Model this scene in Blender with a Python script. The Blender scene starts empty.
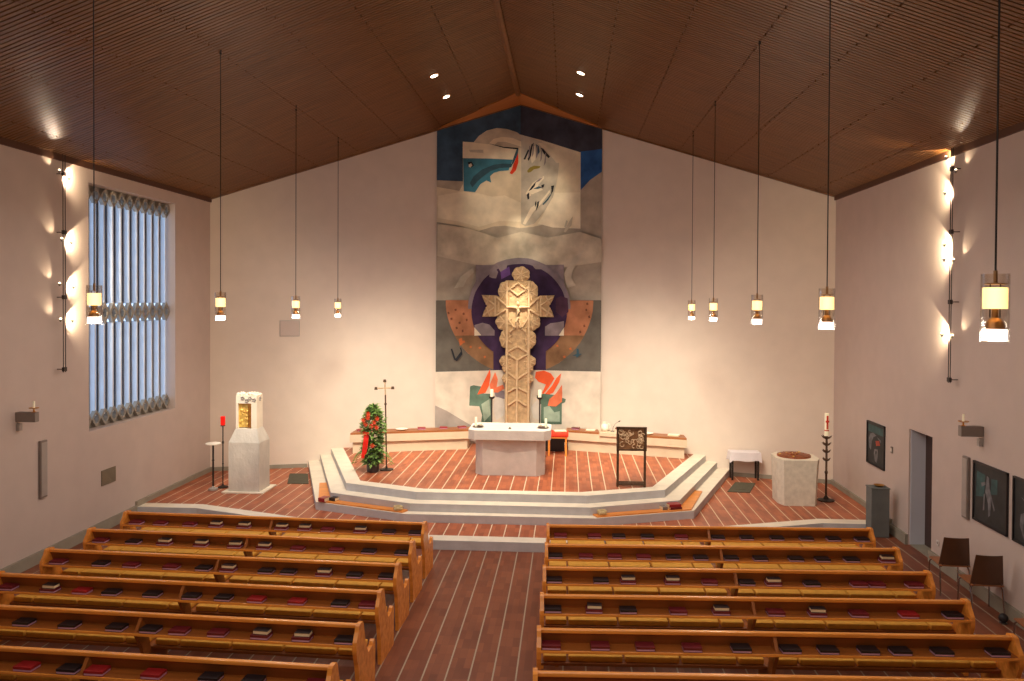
import bpy, bmesh, math, random
from mathutils import Vector, Matrix
random.seed(7)
COL = bpy.context.scene.collection
PI = math.pi
# ------------------------------------------------------------------ room
HW = 7.25                 # half width of the nave
YC, YA = 18.50, 20.68     # depth of back wall at the corners / at its folded middle
EAVE, RIDGE = 6.49, 9.169
YB = -6.0                 # rear wall behind the gallery
NZ = -0.16                # nave floor
PZ = 0.445                # altar platform
KW = (YA - YC) / HW
SL = (RIDGE - EAVE) / HW
def yback(x): return YA - KW * abs(x)
def zceil(x): return RIDGE - SL * abs(x)

# ------------------------------------------------------------------ materials
def lin(c):
    o = []
    for v in c:
        v = v / 255.0
        o.append(v / 12.92 if v <= 0.04045 else ((v + 0.055) / 1.055) ** 2.4)
    return (o[0], o[1], o[2], 1.0)

def new_mat(name):
    m = bpy.data.materials.new(name); m.use_nodes = True
    nt = m.node_tree
    for n in list(nt.nodes): nt.nodes.remove(n)
    out = nt.nodes.new('ShaderNodeOutputMaterial')
    b = nt.nodes.new('ShaderNodeBsdfPrincipled')
    nt.links.new(b.outputs[0], out.inputs[0])
    return m, nt, b, out

def mat(name, col, rough=0.6, var=0.12, scale=6.0, stretch=(1, 1, 1), bump=0.0, bscale=None, metal=0.0,
        emit=None, estr=0.0, spec=0.5, sheen=0.0, tint=None):
    m, nt, b, out = new_mat(name)
    tc = nt.nodes.new('ShaderNodeTexCoord')
    mp = nt.nodes.new('ShaderNodeMapping'); mp.inputs['Scale'].default_value = stretch
    nt.links.new(tc.outputs['Object'], mp.inputs[0])
    nz = nt.nodes.new('ShaderNodeTexNoise'); nz.inputs['Scale'].default_value = scale
    nz.inputs['Detail'].default_value = 5.0
    nt.links.new(mp.outputs[0], nz.inputs[0])
    rp = nt.nodes.new('ShaderNodeValToRGB')
    c = lin(col)
    t = lin(tint) if tint else c
    rp.color_ramp.elements[0].position = 0.3; rp.color_ramp.elements[1].position = 0.7
    rp.color_ramp.elements[0].color = (c[0]*(1-var), c[1]*(1-var), c[2]*(1-var), 1)
    rp.color_ramp.elements[1].color = (min(1, t[0]*(1+var)), min(1, t[1]*(1+var)), min(1, t[2]*(1+var)), 1)
    nt.links.new(nz.outputs[0], rp.inputs[0]); nt.links.new(rp.outputs[0], b.inputs['Base Color'])
    b.inputs['Roughness'].default_value = rough; b.inputs['Metallic'].default_value = metal
    b.inputs['Specular IOR Level'].default_value = spec
    if bump:
        n2 = nt.nodes.new('ShaderNodeTexNoise'); n2.inputs['Scale'].default_value = bscale or scale * 3
        n2.inputs['Detail'].default_value = 4.0
        nt.links.new(mp.outputs[0], n2.inputs[0])
        bp = nt.nodes.new('ShaderNodeBump'); bp.inputs['Strength'].default_value = bump
        bp.inputs['Distance'].default_value = 0.02
        nt.links.new(n2.outputs[0], bp.inputs['Height']); nt.links.new(bp.outputs[0], b.inputs['Normal'])
    if emit:
        b.inputs['Emission Color'].default_value = lin(emit); b.inputs['Emission Strength'].default_value = estr
    return m

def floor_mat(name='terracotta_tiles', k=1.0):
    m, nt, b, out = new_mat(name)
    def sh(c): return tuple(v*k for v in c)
    N = nt.nodes.new; L = nt.links.new
    ge = N('ShaderNodeNewGeometry'); sp = N('ShaderNodeSeparateXYZ'); L(ge.outputs['Position'], sp.inputs[0])
    def mth(op, a, v=None, link=None):
        n = N('ShaderNodeMath'); n.operation = op; L(a, n.inputs[0])
        if link is not None: L(link, n.inputs[1])
        elif v is not None: n.inputs[1].default_value = v
        return n.outputs[0]
    # light joints running towards the altar every 26 cm
    a = mth('ADD', sp.outputs[0], 100*0.2645 - 0.15 + 0.009)
    fx = mth('MODULO', a, 0.2645)
    line = mth('LESS_THAN', fx, 0.018)
    row = mth('FLOOR', mth('DIVIDE', a, 0.2645))
    # thin dark joints across, staggered from row to row
    off = mth('MULTIPLY', row, 0.087)
    yy = mth('ADD', mth('ADD', sp.outputs[1], 60.0), link=off)
    fy = mth('MODULO', yy, 0.2645)
    cross = mth('LESS_THAN', fy, 0.006)
    f3 = mth('MODULO', fx, 0.0882); thin = mth('LESS_THAN', f3, 0.004)
    joint = mth('MAXIMUM', cross, link=thin)
    nz = N('ShaderNodeTexNoise'); nz.inputs['Scale'].default_value = 1.6; nz.inputs['Detail'].default_value = 6
    L(ge.outputs['Position'], nz.inputs[0])
    wn = N('ShaderNodeTexWhiteNoise'); wn.noise_dimensions = '2D'
    cv = N('ShaderNodeCombineXYZ'); L(mth('FLOOR', mth('DIVIDE', fx, 0.0882)), cv.inputs[1])
    L(mth('ADD', mth('MULTIPLY', row, 17.0), link=mth('FLOOR', mth('DIVIDE', yy, 0.2645))), cv.inputs[0])
    L(cv.outputs[0], wn.inputs[0])
    mixf = mth('ADD', mth('MULTIPLY', nz.outputs[0], 0.7), link=mth('MULTIPLY', wn.outputs[0], 0.3))
    rp = N('ShaderNodeValToRGB'); L(mixf, rp.inputs[0])
    rp.color_ramp.elements[0].position = 0.3; rp.color_ramp.elements[1].position = 0.7
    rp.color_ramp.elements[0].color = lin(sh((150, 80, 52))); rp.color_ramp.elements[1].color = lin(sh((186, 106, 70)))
    m1 = N('ShaderNodeMix'); m1.data_type = 'RGBA'; L(mth('MULTIPLY', joint, 0.35), m1.inputs[0])
    L(rp.outputs[0], m1.inputs[6]); m1.inputs[7].default_value = lin((90, 52, 40))
    m2 = N('ShaderNodeMix'); m2.data_type = 'RGBA'; L(line, m2.inputs[0])
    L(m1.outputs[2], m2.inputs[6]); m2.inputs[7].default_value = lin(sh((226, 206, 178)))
    L(m2.outputs[2], b.inputs['Base Color']); b.inputs['Roughness'].default_value = 0.42
    b.inputs['Specular IOR Level'].default_value = 0.35
    return m

def wood_ceiling_mat(name, dark, light):
    return mat(name, dark, rough=0.38, var=0.1, scale=3.0, stretch=(0.35, 6.0, 1), tint=light, spec=0.45)

def glass_mat():
    m, nt, b, out = new_mat('clear_glass')
    nt.nodes.remove(b)
    tr = nt.nodes.new('ShaderNodeBsdfTransparent'); tr.inputs[0].default_value = (0.97, 0.95, 0.92, 1)
    gl = nt.nodes.new('ShaderNodeBsdfGlossy'); gl.inputs['Roughness'].default_value = 0.05
    lw = nt.nodes.new('ShaderNodeLayerWeight'); lw.inputs[0].default_value = 0.25
    mx = nt.nodes.new('ShaderNodeMixShader')
    nt.links.new(lw.outputs['Facing'], mx.inputs[0]); nt.links.new(tr.outputs[0], mx.inputs[1])
    nt.links.new(gl.outputs[0], mx.inputs[2]); nt.links.new(mx.outputs[0], out.inputs[0])
    return m

def pane_mat():
    # frosted pane lit from outside by the evening sky
    m, nt, b, out = new_mat('frosted_window_glass')
    nt.nodes.remove(b)
    tl = nt.nodes.new('ShaderNodeBsdfTranslucent'); tl.inputs[0].default_value = (0.9, 0.95, 1.0, 1)
    df = nt.nodes.new('ShaderNodeBsdfDiffuse'); df.inputs[0].default_value = lin((150, 170, 190))
    mx = nt.nodes.new('ShaderNodeMixShader'); mx.inputs[0].default_value = 0.2
    nz = nt.nodes.new('ShaderNodeTexNoise'); nz.inputs['Scale'].default_value = 3
    cr = nt.nodes.new('ShaderNodeValToRGB')
    cr.color_ramp.elements[0].color = (0.80, 0.84, 0.90, 1); cr.color_ramp.elements[1].color = (0.9, 0.95, 1, 1)
    nt.links.new(nz.outputs[0], cr.inputs[0]); nt.links.new(cr.outputs[0], tl.inputs[0])
    nt.links.new(tl.outputs[0], mx.inputs[1]); nt.links.new(df.outputs[0], mx.inputs[2])
    nt.links.new(mx.outputs[0], out.inputs[0])
    return m

M = {}
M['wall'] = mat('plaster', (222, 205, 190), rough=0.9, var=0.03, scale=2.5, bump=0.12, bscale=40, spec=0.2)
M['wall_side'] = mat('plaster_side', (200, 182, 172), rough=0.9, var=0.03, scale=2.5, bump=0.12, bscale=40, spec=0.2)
M['wall_white'] = mat('plaster_white', (206, 208, 218), rough=0.9, var=0.02, scale=2, spec=0.2)
M['floor'] = floor_mat(); M['nave_floor'] = floor_mat('dark_terracotta_tiles', .74)  # same tiles in the nave, dimness among the pews put into their colour
M['ceil'] = wood_ceiling_mat('ceiling_slats', (104, 66, 31), (124, 80, 40))
M['ceil_gap'] = mat('ceiling_gap', (60, 38, 22), rough=0.8, var=0.1)
M['ceil_trim'] = mat('ceiling_trim', (176, 112, 56), rough=0.45, var=0.15, scale=2, stretch=(0.4, 4, 1))  # soffit wood coloured brighter to carry light bounced from the spots
M['eave'] = mat('eave_board', (86, 52, 34), rough=0.6, var=0.1, scale=2)
M['base'] = mat('grey_skirting', (150, 142, 126), rough=0.7, var=0.08, scale=4)
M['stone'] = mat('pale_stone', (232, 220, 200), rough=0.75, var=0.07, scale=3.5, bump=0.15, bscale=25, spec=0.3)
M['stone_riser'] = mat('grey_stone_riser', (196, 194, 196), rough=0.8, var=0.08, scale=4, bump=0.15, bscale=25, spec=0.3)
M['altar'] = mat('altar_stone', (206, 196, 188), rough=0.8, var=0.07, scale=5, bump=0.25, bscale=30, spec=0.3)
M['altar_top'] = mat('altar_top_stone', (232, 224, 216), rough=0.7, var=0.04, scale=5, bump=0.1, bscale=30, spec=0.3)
M['concrete'] = mat('rough_concrete', (196, 188, 178), rough=0.85, var=0.1, scale=4, stretch=(1, 1, .6), bump=0.4, bscale=22, spec=0.25)
M['font'] = mat('font_stone', (216, 208, 192), rough=0.85, var=0.1, scale=9, bump=0.5, bscale=38, spec=0.25)
M['sand'] = mat('carved_sandstone', (190, 160, 122), rough=0.75, var=0.25, scale=9, bump=0.9, bscale=24, spec=0.3)
M['sand_rib'] = mat('carved_sandstone_rib', (212, 184, 146), rough=0.7, var=0.12, scale=9, bump=0.4, bscale=24, spec=0.3)
M['sand_base'] = mat('sandstone_base', (150, 108, 72), rough=0.8, var=0.15, scale=6, bump=0.4)
M['pew'] = mat('pew_wood', (222, 136, 54), rough=0.26, var=0.12, scale=2.2, stretch=(0.6, 6, 6), tint=(236, 154, 66), spec=0.55)
M['pew_back'] = mat('pew_back_wood', (150, 86, 36), rough=0.4, var=0.2, scale=2.2, stretch=(0.6, 6, 6), spec=0.4)  # same wood as the pews, back-panel shadow put into a darker colour
M['cushion'] = mat('ochre_cushion', (224, 164, 58), rough=0.85, var=0.1, scale=12, bump=0.1, bscale=60)
M['kneel'] = mat('brown_kneeler', (104, 72, 48), rough=0.35, var=0.1, scale=6)
M['board'] = mat('oak_board', (224, 140, 62), rough=0.4, var=0.12, scale=2.5, stretch=(1, 5, 1))
M['bench_stone'] = mat('bench_stone', (208, 188, 160), rough=0.8, var=0.06, scale=4, bump=0.1, bscale=30)
M['bench_wood'] = mat('bench_wood', (152, 92, 50), rough=0.45, var=0.15, scale=3, stretch=(1, 5, 1))
M['iron'] = mat('dark_iron', (58, 50, 46), rough=0.5, var=0.15, scale=20, metal=0.6)
M['bronze'] = mat('bronze', (92, 68, 50), rough=0.5, var=0.3, scale=18, metal=0.45)
M['bronze_hi'] = mat('bronze_highlight', (206, 176, 140), rough=0.42, var=0.3, scale=18, metal=0.3)
M['gold'] = mat('gold_relief', (250, 196, 104), rough=0.35, var=0.3, scale=14, metal=0.35, bump=0.9, bscale=16)
M['gold_dark'] = mat('dark_gold', (176, 118, 52), rough=0.4, var=0.35, scale=14, metal=0.6, bump=0.8, bscale=18)
M['copper_lid'] = mat('copper_lid', (150, 82, 48), rough=0.4, var=0.3, scale=14, metal=0.4, bump=0.8, bscale=20)
M['cloth'] = mat('white_linen', (226, 216, 218), rough=0.9, var=0.04, scale=5, bump=0.1)
M['candle'] = mat('wax', (246, 236, 208), rough=0.5, var=0.03, scale=5, emit=(255, 236, 190), estr=0.12)  # faint self-glow put into the candles, no flame is lit
M['red_wax'] = mat('red_wax', (200, 50, 24), rough=0.5, var=0.1)
M['red_glass'] = mat('red_lamp_glass', (224, 26, 20), rough=0.25, var=0.05, emit=(255, 30, 20), estr=0.55)
M['red_cloth'] = mat('red_cushion', (226, 58, 32), rough=0.85, var=0.1, scale=8)
M['red_ribbon'] = mat('red_ribbon', (232, 36, 22), rough=0.5, var=0.15, scale=5)
M['leaf'] = mat('dark_green_leaf', (60, 100, 38), rough=0.55, var=0.45, scale=9, tint=(116, 146, 70))
M['bloom'] = mat('orange_red_petals', (222, 74, 30), rough=0.6, var=0.25, scale=9)
M['vase'] = mat('dark_vase', (52, 50, 52), rough=0.3, var=0.15)
M['mat_'] = mat('dark_door_mat', (84, 78, 62), rough=0.95, var=0.15, scale=30)
M['box'] = mat('slate_grey_paint', (104, 106, 104), rough=0.75, var=0.1, scale=5)
M['door'] = mat('dark_brown_door', (62, 40, 34), rough=0.5, var=0.15, scale=3, stretch=(1, 1, .2))
M['chair'] = mat('brown_moulded_plywood', (92, 60, 40), rough=0.4, var=0.15, scale=4)
M['chair_seat'] = mat('seat_plywood', (150, 92, 54), rough=0.4, var=0.15, scale=4)
M['chrome'] = mat('chrome_tube', (190, 190, 194), rough=0.15, var=0.03, metal=1.0)
M['frame'] = mat('black_frame', (34, 28, 30), rough=0.55, var=0.1)
M['pic_dark'] = mat('print_dark', (34, 38, 40), rough=0.6, var=0.35, scale=7)
M['pic_teal'] = mat('print_teal', (40, 78, 80), rough=0.6, var=0.35, scale=7)
M['pic_grey'] = mat('print_grey', (104, 104, 108), rough=0.6, var=0.4, scale=12)
M['pic_red'] = mat('print_red', (170, 62, 36), rough=0.6, var=0.3, scale=9)
M['metal_grey'] = mat('grey_metal_sheet', (168, 160, 154), rough=0.5, var=0.06, metal=0.3)
M['metal_dark'] = mat('grey_bracket', (134, 122, 114), rough=0.6, var=0.08, metal=0.2)
M['vent'] = mat('vent_grille', (128, 114, 94), rough=0.6, var=0.1)
M['brass'] = mat('brass', (210, 150, 70), rough=0.3, var=0.1, metal=0.8)
M['cord'] = mat('black_cord', (28, 24, 22), rough=0.6, var=0.05)
M['steel'] = mat('brushed_steel', (150, 146, 142), rough=0.3, var=0.06, metal=0.9)
M['glass'] = glass_mat()
M['pane'] = pane_mat()
M['lamp_warm'] = mat('warm_shade', (255, 226, 150), rough=0.6, var=0.02, emit=(255, 220, 150), estr=2.3)
M['lamp_white'] = mat('white_diffuser', (255, 246, 240), rough=0.6, var=0.02, emit=(255, 240, 234), estr=4.5)
M['lamp_core'] = mat('amber_reflector', (150, 112, 74), rough=0.3, var=0.1, metal=0.7)
M['halogen'] = mat('halogen_bulb', (255, 240, 210), rough=0.4, var=0.02, emit=(255, 232, 190), estr=14.0)
M['down'] = mat('downlight_glow', (255, 240, 210), rough=0.4, var=0.02, emit=(255, 236, 205), estr=9.0)
M['mullion'] = mat('grey_concrete_mullion', (150, 142, 130), rough=0.85, var=0.12, scale=5, bump=0.2)
M['mullion_dark'] = mat('dark_mullion_edge', (48, 50, 60), rough=0.7, var=0.2, scale=6)
M['mullion_pale'] = mat('pale_mullion', (214, 218, 222), rough=0.7, var=0.05, scale=5)
M['socket'] = mat('white_plastic', (214, 204, 196), rough=0.5, var=0.03)
M['switch'] = mat('grey_plastic', (120, 108, 100), rough=0.5, var=0.03)
M['cov_m'] = mat('maroon_cover', (104, 26, 34), rough=0.4, var=0.15, scale=8)
M['cov_k'] = mat('black_cover', (34, 27, 30), rough=0.38, var=0.15, scale=8)
M['cov_r'] = mat('bright_red_cover', (150, 28, 32), rough=0.4, var=0.12, scale=8)
M['pg_l'] = mat('lavender_page_edges', (196, 152, 178), rough=0.7, var=0.06, scale=8)
M['pg_c'] = mat('cream_page_edges', (236, 214, 172), rough=0.8, var=0.05, scale=8)
M['bronze_plate'] = mat('bronze_plate', (140, 98, 64), rough=0.5, var=0.3, scale=10, metal=0.2)
M['paper'] = mat('white_paper', (240, 228, 210), rough=0.8, var=0.03, scale=8)
M['rope'] = mat('cream_cloth', (206, 186, 140), rough=0.9, var=0.15, scale=20)

# ------------------------------------------------------------------ mesh builder
class MB:
    def __init__(s): s.v = []; s.f = []; s.mi = []; s.mats = []
    def slot(s, m):
        if m not in s.mats: s.mats.append(m)
        return s.mats.index(m)
    def add(s, vs, fs, m, mtx=None):
        k = len(s.v); i = s.slot(m)
        for p in vs:
            p = Vector(p)
            s.v.append(mtx @ p if mtx else p)
        for f in fs: s.f.append([a + k for a in f]); s.mi.append(i)
        return s
    def box(s, x0, x1, y0, y1, z0, z1, m, mtx=None):
        vs = [(x0,y0,z0),(x1,y0,z0),(x1,y1,z0),(x0,y1,z0),(x0,y0,z1),(x1,y0,z1),(x1,y1,z1),(x0,y1,z1)]
        return s.add(vs, [(0,3,2,1),(4,5,6,7),(0,1,5,4),(1,2,6,5),(2,3,7,6),(3,0,4,7)], m, mtx)
    def bbox(s, x0, x1, y0, y1, z0, z1, m, b=0.01, mtx=None, seg=2):
        bm = bmesh.new(); bmesh.ops.create_cube(bm, size=1)
        for v in bm.verts:
            v.co = Vector((x0 + (v.co.x+.5)*(x1-x0), y0 + (v.co.y+.5)*(y1-y0), z0 + (v.co.z+.5)*(z1-z0)))
        bmesh.ops.bevel(bm, geom=list(bm.edges), offset=b, segments=seg, profile=0.6, affect='EDGES')
        bm.verts.index_update()
        s.add([v.co.copy() for v in bm.verts], [[v.index for v in f.verts] for f in bm.faces], m, mtx); bm.free()
        return s
    def prism(s, poly, lo, hi, m, axis='z', mtx=None, mtop=None):
        # poly in the plane normal to axis; extruded lo..hi; bottom/top outlines may differ via tuple of polys
        pa, pb = (poly, poly) if not isinstance(poly, tuple) else poly
        n = len(pa)
        def P(q, h):
            return {'z': (q[0], q[1], h), 'y': (q[0], h, q[1]), 'x': (h, q[0], q[1])}[axis]
        vs = [P(q, lo) for q in pa] + [P(q, hi) for q in pb]
        sides = [(i, (i+1) % n, n + (i+1) % n, n + i) for i in range(n)]
        s.add(vs, sides + [tuple(reversed(range(n)))], m, mtx)
        s.add([P(q, hi) for q in pb], [tuple(range(n))], mtop or m, mtx)
        return s
    def lathe(s, prof, m, n=20, c=(0, 0, 0), mtx=None, cap=True):
        vs = []; fs = []
        for r, z in prof:
            for i in range(n):
                a = 2*PI*i/n; vs.append((c[0]+r*math.cos(a), c[1]+r*math.sin(a), c[2]+z))
        for j in range(len(prof)-1):
            for i in range(n):
                fs.append((j*n+i, j*n+(i+1) % n, (j+1)*n+(i+1) % n, (j+1)*n+i))
        if cap:
            fs.append(tuple(reversed(range(n)))); fs.append(tuple(range((len(prof)-1)*n, len(prof)*n)))
        return s.add(vs, fs, m, mtx)
    def tube(s, pts, r, m, n=8, mtx=None):
        pts = [Vector(p) for p in pts]; rs = r if isinstance(r, (list, tuple)) else [r]*len(pts)
        vs = []; fs = []
        up = Vector((0, 0, 1))
        for k, p in enumerate(pts):
            d = (pts[min(k+1, len(pts)-1)] - pts[max(k-1, 0)]).normalized()
            a = d.cross(up)
            if a.length < 1e-3: a = d.cross(Vector((1, 0, 0)))
            a.normalize(); b = d.cross(a)
            for i in range(n):
                t = 2*PI*i/n; vs.append(p + (a*math.cos(t) + b*math.sin(t))*rs[k])
        for k in range(len(pts)-1):
            for i in range(n): fs.append((k*n+i, k*n+(i+1) % n, (k+1)*n+(i+1) % n, (k+1)*n+i))
        fs.append(tuple(reversed(range(n)))); fs.append(tuple(range((len(pts)-1)*n, len(pts)*n)))
        return s.add(vs, fs, m, mtx)
    def ball(s, c, r, m, seg=12, ring=8, sc=(1, 1, 1), mtx=None):
        prof = [(max(1e-4, r*math.sin(PI*k/ring)), -r*math.cos(PI*k/ring)) for k in range(ring+1)]
        vs = []; fs = []
        for q, z in prof:
            for i in range(seg):
                a = 2*PI*i/seg; vs.append((c[0]+sc[0]*q*math.cos(a), c[1]+sc[1]*q*math.sin(a), c[2]+sc[2]*z))
        for j in range(ring):
            for i in range(seg): fs.append((j*seg+i, j*seg+(i+1) % seg, (j+1)*seg+(i+1) % seg, (j+1)*seg+i))
        return s.add(vs, fs, m, mtx)
    def build(s, name, parent=None, smooth=False, loc=None, rotz=0.0):
        me = bpy.data.meshes.new(name)
        me.from_pydata([tuple(v) for v in s.v], [], s.f)
        for m in s.mats: me.materials.append(M[m] if isinstance(m, str) else m)
        me.polygons.foreach_set('material_index', s.mi)
        bm = bmesh.new(); bm.from_mesh(me)
        if not getattr(s, 'keep', False): bmesh.ops.recalc_face_normals(bm, faces=bm.faces)
        bm.to_mesh(me); bm.free()
        if smooth:
            me.polygons.foreach_set('use_smooth', [True]*len(me.polygons))
            try: me.set_sharp_from_angle(angle=math.radians(40))
            except Exception: pass
        me.update()
        o = bpy.data.objects.new(name, me); COL.objects.link(o)
        if loc: o.location = loc
        if rotz: o.rotation_euler = (0, 0, rotz)
        if parent is not None: o.parent = parent
        return o

def thing(name, label, cat, loc=(0, 0, 0), rotz=0.0, group=None):
    o = bpy.data.objects.new(name, None); COL.objects.link(o)
    o.empty_display_size = 0.1; o.location = loc; o.rotation_euler = (0, 0, rotz)
    return tag(o, label, cat, group)
def tag(o, label, cat, group=None):
    o['label'] = label; o['category'] = cat
    if group: o['group'] = group
    return o
def structure(o):
    o['kind'] = 'structure'; return o
def dup(root, loc, rotz, label, cat=None, group=None):
    r = root.copy(); COL.objects.link(r); r.location = loc; r.rotation_euler = (0, 0, rotz)
    r['label'] = label
    if group: r['group'] = group
    for ch in list(root.children):
        c = ch.copy(); COL.objects.link(c); c.parent = r
        for g in list(ch.children):
            d = g.copy(); COL.objects.link(d); d.parent = c
    return r
ORD = ['first', 'second', 'third', 'fourth', 'fifth', 'sixth', 'seventh', 'eighth', 'ninth', 'tenth', 'eleventh', 'twelfth']
# ------------------------------------------------------------------ setting
def step_line(x): # front edge of the chancel step
    ax = abs(x)
    if ax >= 6.0: return 15.18
    if ax <= 1.25: return 13.5
    return 13.5 + (ax - 1.25) / 4.75 * 1.68
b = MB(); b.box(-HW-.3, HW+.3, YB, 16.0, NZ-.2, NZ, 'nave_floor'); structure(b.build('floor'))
# chancel floor with a pale stone nosing strip along the step
front = [(-HW-.05, 15.18), (-6.0, 15.18), (-1.25, 13.5), (1.25, 13.5), (6.0, 15.18), (HW+.05, 15.18)]
def inset(pl, d): return [(x, y + d) for x, y in pl]
b = MB()
poly = inset(front, 0.30) + [(HW+.05, YC+.05), (0, YA+.05), (-HW-.05, YC+.05)]
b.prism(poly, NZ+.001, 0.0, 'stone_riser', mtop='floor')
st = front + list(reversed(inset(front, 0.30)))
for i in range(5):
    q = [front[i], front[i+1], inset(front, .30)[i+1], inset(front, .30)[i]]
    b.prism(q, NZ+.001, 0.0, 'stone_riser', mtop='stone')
structure(b.build('floor'))

# back wall, folded in plan
b = MB()
T = .3
for sgn in (-1, 1):
    p = [(0, YA), (sgn*HW, YC), (sgn*(HW+T), YC - KW*T + T), (0, YA + T)]
    zt = [RIDGE, EAVE, EAVE - SL*T, RIDGE]
    vs = [(x, y, NZ-.2) for x, y in p] + [(x, y, z + .05) for (x, y), z in zip(p, zt)]
    b.add(vs, [(0,1,2,3),(4,5,6,7),(0,1,5,4),(1,2,6,5),(2,3,7,6),(3,0,4,7)], 'wall')
structure(b.build('wall_back'))
# rear wall
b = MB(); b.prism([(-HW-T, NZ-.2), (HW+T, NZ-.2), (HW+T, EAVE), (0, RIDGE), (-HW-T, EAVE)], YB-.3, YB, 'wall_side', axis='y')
structure(b.build('wall_front'))
# left wall with window opening
WY0, WY1, WZ0, WZ1 = 13.66, 16.80, 1.73, 6.16
b = MB()
x0, x1 = -HW-.32, -HW
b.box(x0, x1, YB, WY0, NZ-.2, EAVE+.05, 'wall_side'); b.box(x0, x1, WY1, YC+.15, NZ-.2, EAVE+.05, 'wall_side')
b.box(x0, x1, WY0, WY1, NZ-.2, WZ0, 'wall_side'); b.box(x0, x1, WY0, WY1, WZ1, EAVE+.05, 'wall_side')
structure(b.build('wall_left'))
# right wall with doorway
DY0, DY1, DZ1 = 13.60, 14.50, 1.89
b = MB()
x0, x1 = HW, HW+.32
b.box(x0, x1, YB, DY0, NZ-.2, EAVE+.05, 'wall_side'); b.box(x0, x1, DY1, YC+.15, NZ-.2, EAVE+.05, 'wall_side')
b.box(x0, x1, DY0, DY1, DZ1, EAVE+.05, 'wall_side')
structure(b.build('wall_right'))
# door: pale reveal, dark leaf
d = structure(bpy.data.objects.new('door_1', None)); COL.objects.link(d); d.location = (HW+.3, (DY0+DY1)/2, NZ)
b = MB(); b.box(-.02, .03, -.47, .47, 0, 2.07, 'door'); b.build('door_leaf', d)
b = MB(); b.box(-.27, -.02, .435, .455, 0, 2.05, 'wall_white'); b.box(-.27, -.02, -.455, .45, 0, .012, 'base'); b.build('door_reveal', d)
b = MB(); b.tube([(-.05, -.36, 1.02), (-.08, -.36, 1.02), (-.08, -.26, 1.02)], .01, 'steel'); b.build('door_handle', d)

# window: two tiers of tall frosted strips between concrete fins with pierced diamond heads
w = structure(bpy.data.objects.new('window_1', None)); COL.objects.link(w); w.location = (-HW, (WY0+WY1)/2, WZ0)
WH = WZ1 - WZ0; WL = WY1 - WY0
b = MB(); b.add([(-.28, -WL/2, 0), (-.28, WL/2, 0), (-.28, WL/2, WH), (-.28, -WL/2, WH)], [(0,1,2,3)], 'pane'); b.build('glass', w)
b = MB()
b.box(-.27, -.20, -WL/2, WL/2, 0, .07, 'mullion'); b.box(-.27, -.20, -WL/2, WL/2, WH-.07, WH, 'mullion')
b.box(-.275, -.255, -WL/2, -WL/2+.03, 0, WH, 'mullion'); b.box(-.275, -.255, WL/2-.03, WL/2, 0, WH, 'mullion')
b.box(-.25, -.21, -WL/2, WL/2, 0, .17, 'mullion_dark'); b.box(-.25, -.21, -WL/2, WL/2, WH-.17, WH, 'mullion_dark')
b.build('window_frame', w)
NM = 11; MID = WH*.475
def diamond(b, y, zc, h, wd):
    # pierced diamond: outer rhombus ring with a hole
    o = [(y, zc-h), (y+wd*.62, zc-h*.45), (y+wd, zc), (y+wd*.62, zc+h*.45), (y, zc+h), (y-wd*.62, zc+h*.45), (y-wd, zc), (y-wd*.62, zc-h*.45)]
    n = 8; r = wd*.52
    i_ = [(y + r*math.cos(-PI/2 + 2*PI*k/n), zc + r*1.25*math.sin(-PI/2 + 2*PI*k/n)) for k in range(n)]
    vs = []; 
    for xx in (-.20, -.12):
        vs += [(xx, p, q) for p, q in o] + [(xx, p, q) for p, q in i_]
    fs = []
    for k in range(n):
        k2 = (k+1) % n
        fs += [(16+k, 16+k2, 24+k2, 24+k), (k, k2, 8+k2, 8+k), (8+k, 8+k2, 24+k2, 24+k), (k, k2, 16+k2, 16+k)]
    b.add(vs, fs, 'mullion')
for j in range(NM):
    y = -WL/2 + WL*(j+.5)/NM
    b = MB()
    for z0, z1 in ((.22, MID-.17), (MID+.17, WH-.22)):
        b.box(-.25, -.14, y-.017, y+.017, z0, z1, 'mullion_pale')
        b.box(-.265, -.25, y-.062, y+.03, z0, z1, 'mullion_dark')
    for zc, h in ((.17, .16), (MID, .21), (WH-.17, .16)): diamond(b, y, zc, h, WL/NM*.5)
    b.build('mullion', w)
b = MB(); b.box(-.27, -.20, -WL/2, WL/2, MID-.03, MID+.03, 'mullion_dark'); b.build('transom', w)

# ceiling: slats running from the eaves to the ridge, broken by panel joints
def ceil_end(x): return 19.45 + 0.28*min(abs(x), 2.3)
b = MB()
for sgn in (-1, 1):
    th = .06
    p = [(0, YB), (sgn*(HW+.3), YB), (sgn*(HW+.3), YC-KW*.3), (0, YA)]
    vs = [(x, y, zceil(x)+.05) for x, y in p] + [(x, y, zceil(x)+.2) for x, y in p]
    b.add(vs, [(0,1,2,3),(4,5,6,7),(0,1,5,4),(1,2,6,5),(2,3,7,6),(3,0,4,7)], 'ceil_gap')
PW = HW/7.45
y = 0.0; row = 0
while y < 20.6:
    for sgn in (-1, 1):
        for k in range(8):
            gp = .013 if row % 4 == 0 else .003
            xa, xb = k*PW + gp, min((k+1)*PW - gp, HW)
            if xb <= xa: continue
            y2 = y + .060
            xb = min(xb, (YA - y2)/KW)
            if xb <= xa + .01: continue
            if y2 > ceil_end((xa+xb)/2) and (xa+xb)/2 < 2.0: continue
            vs = []
            for zz in (.0, .035):
                vs += [(sgn*xa, y, zceil(xa)+zz), (sgn*xb, y, zceil(xb)+zz), (sgn*xb, y2, zceil(xb)+zz), (sgn*xa, y2, zceil(xa)+zz)]
            b.add(vs, [(0,1,2,3),(0,1,5,4),(1,2,6,5),(2,3,7,6),(3,0,4,7)], 'ceil')
    y += .084; row += 1
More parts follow.
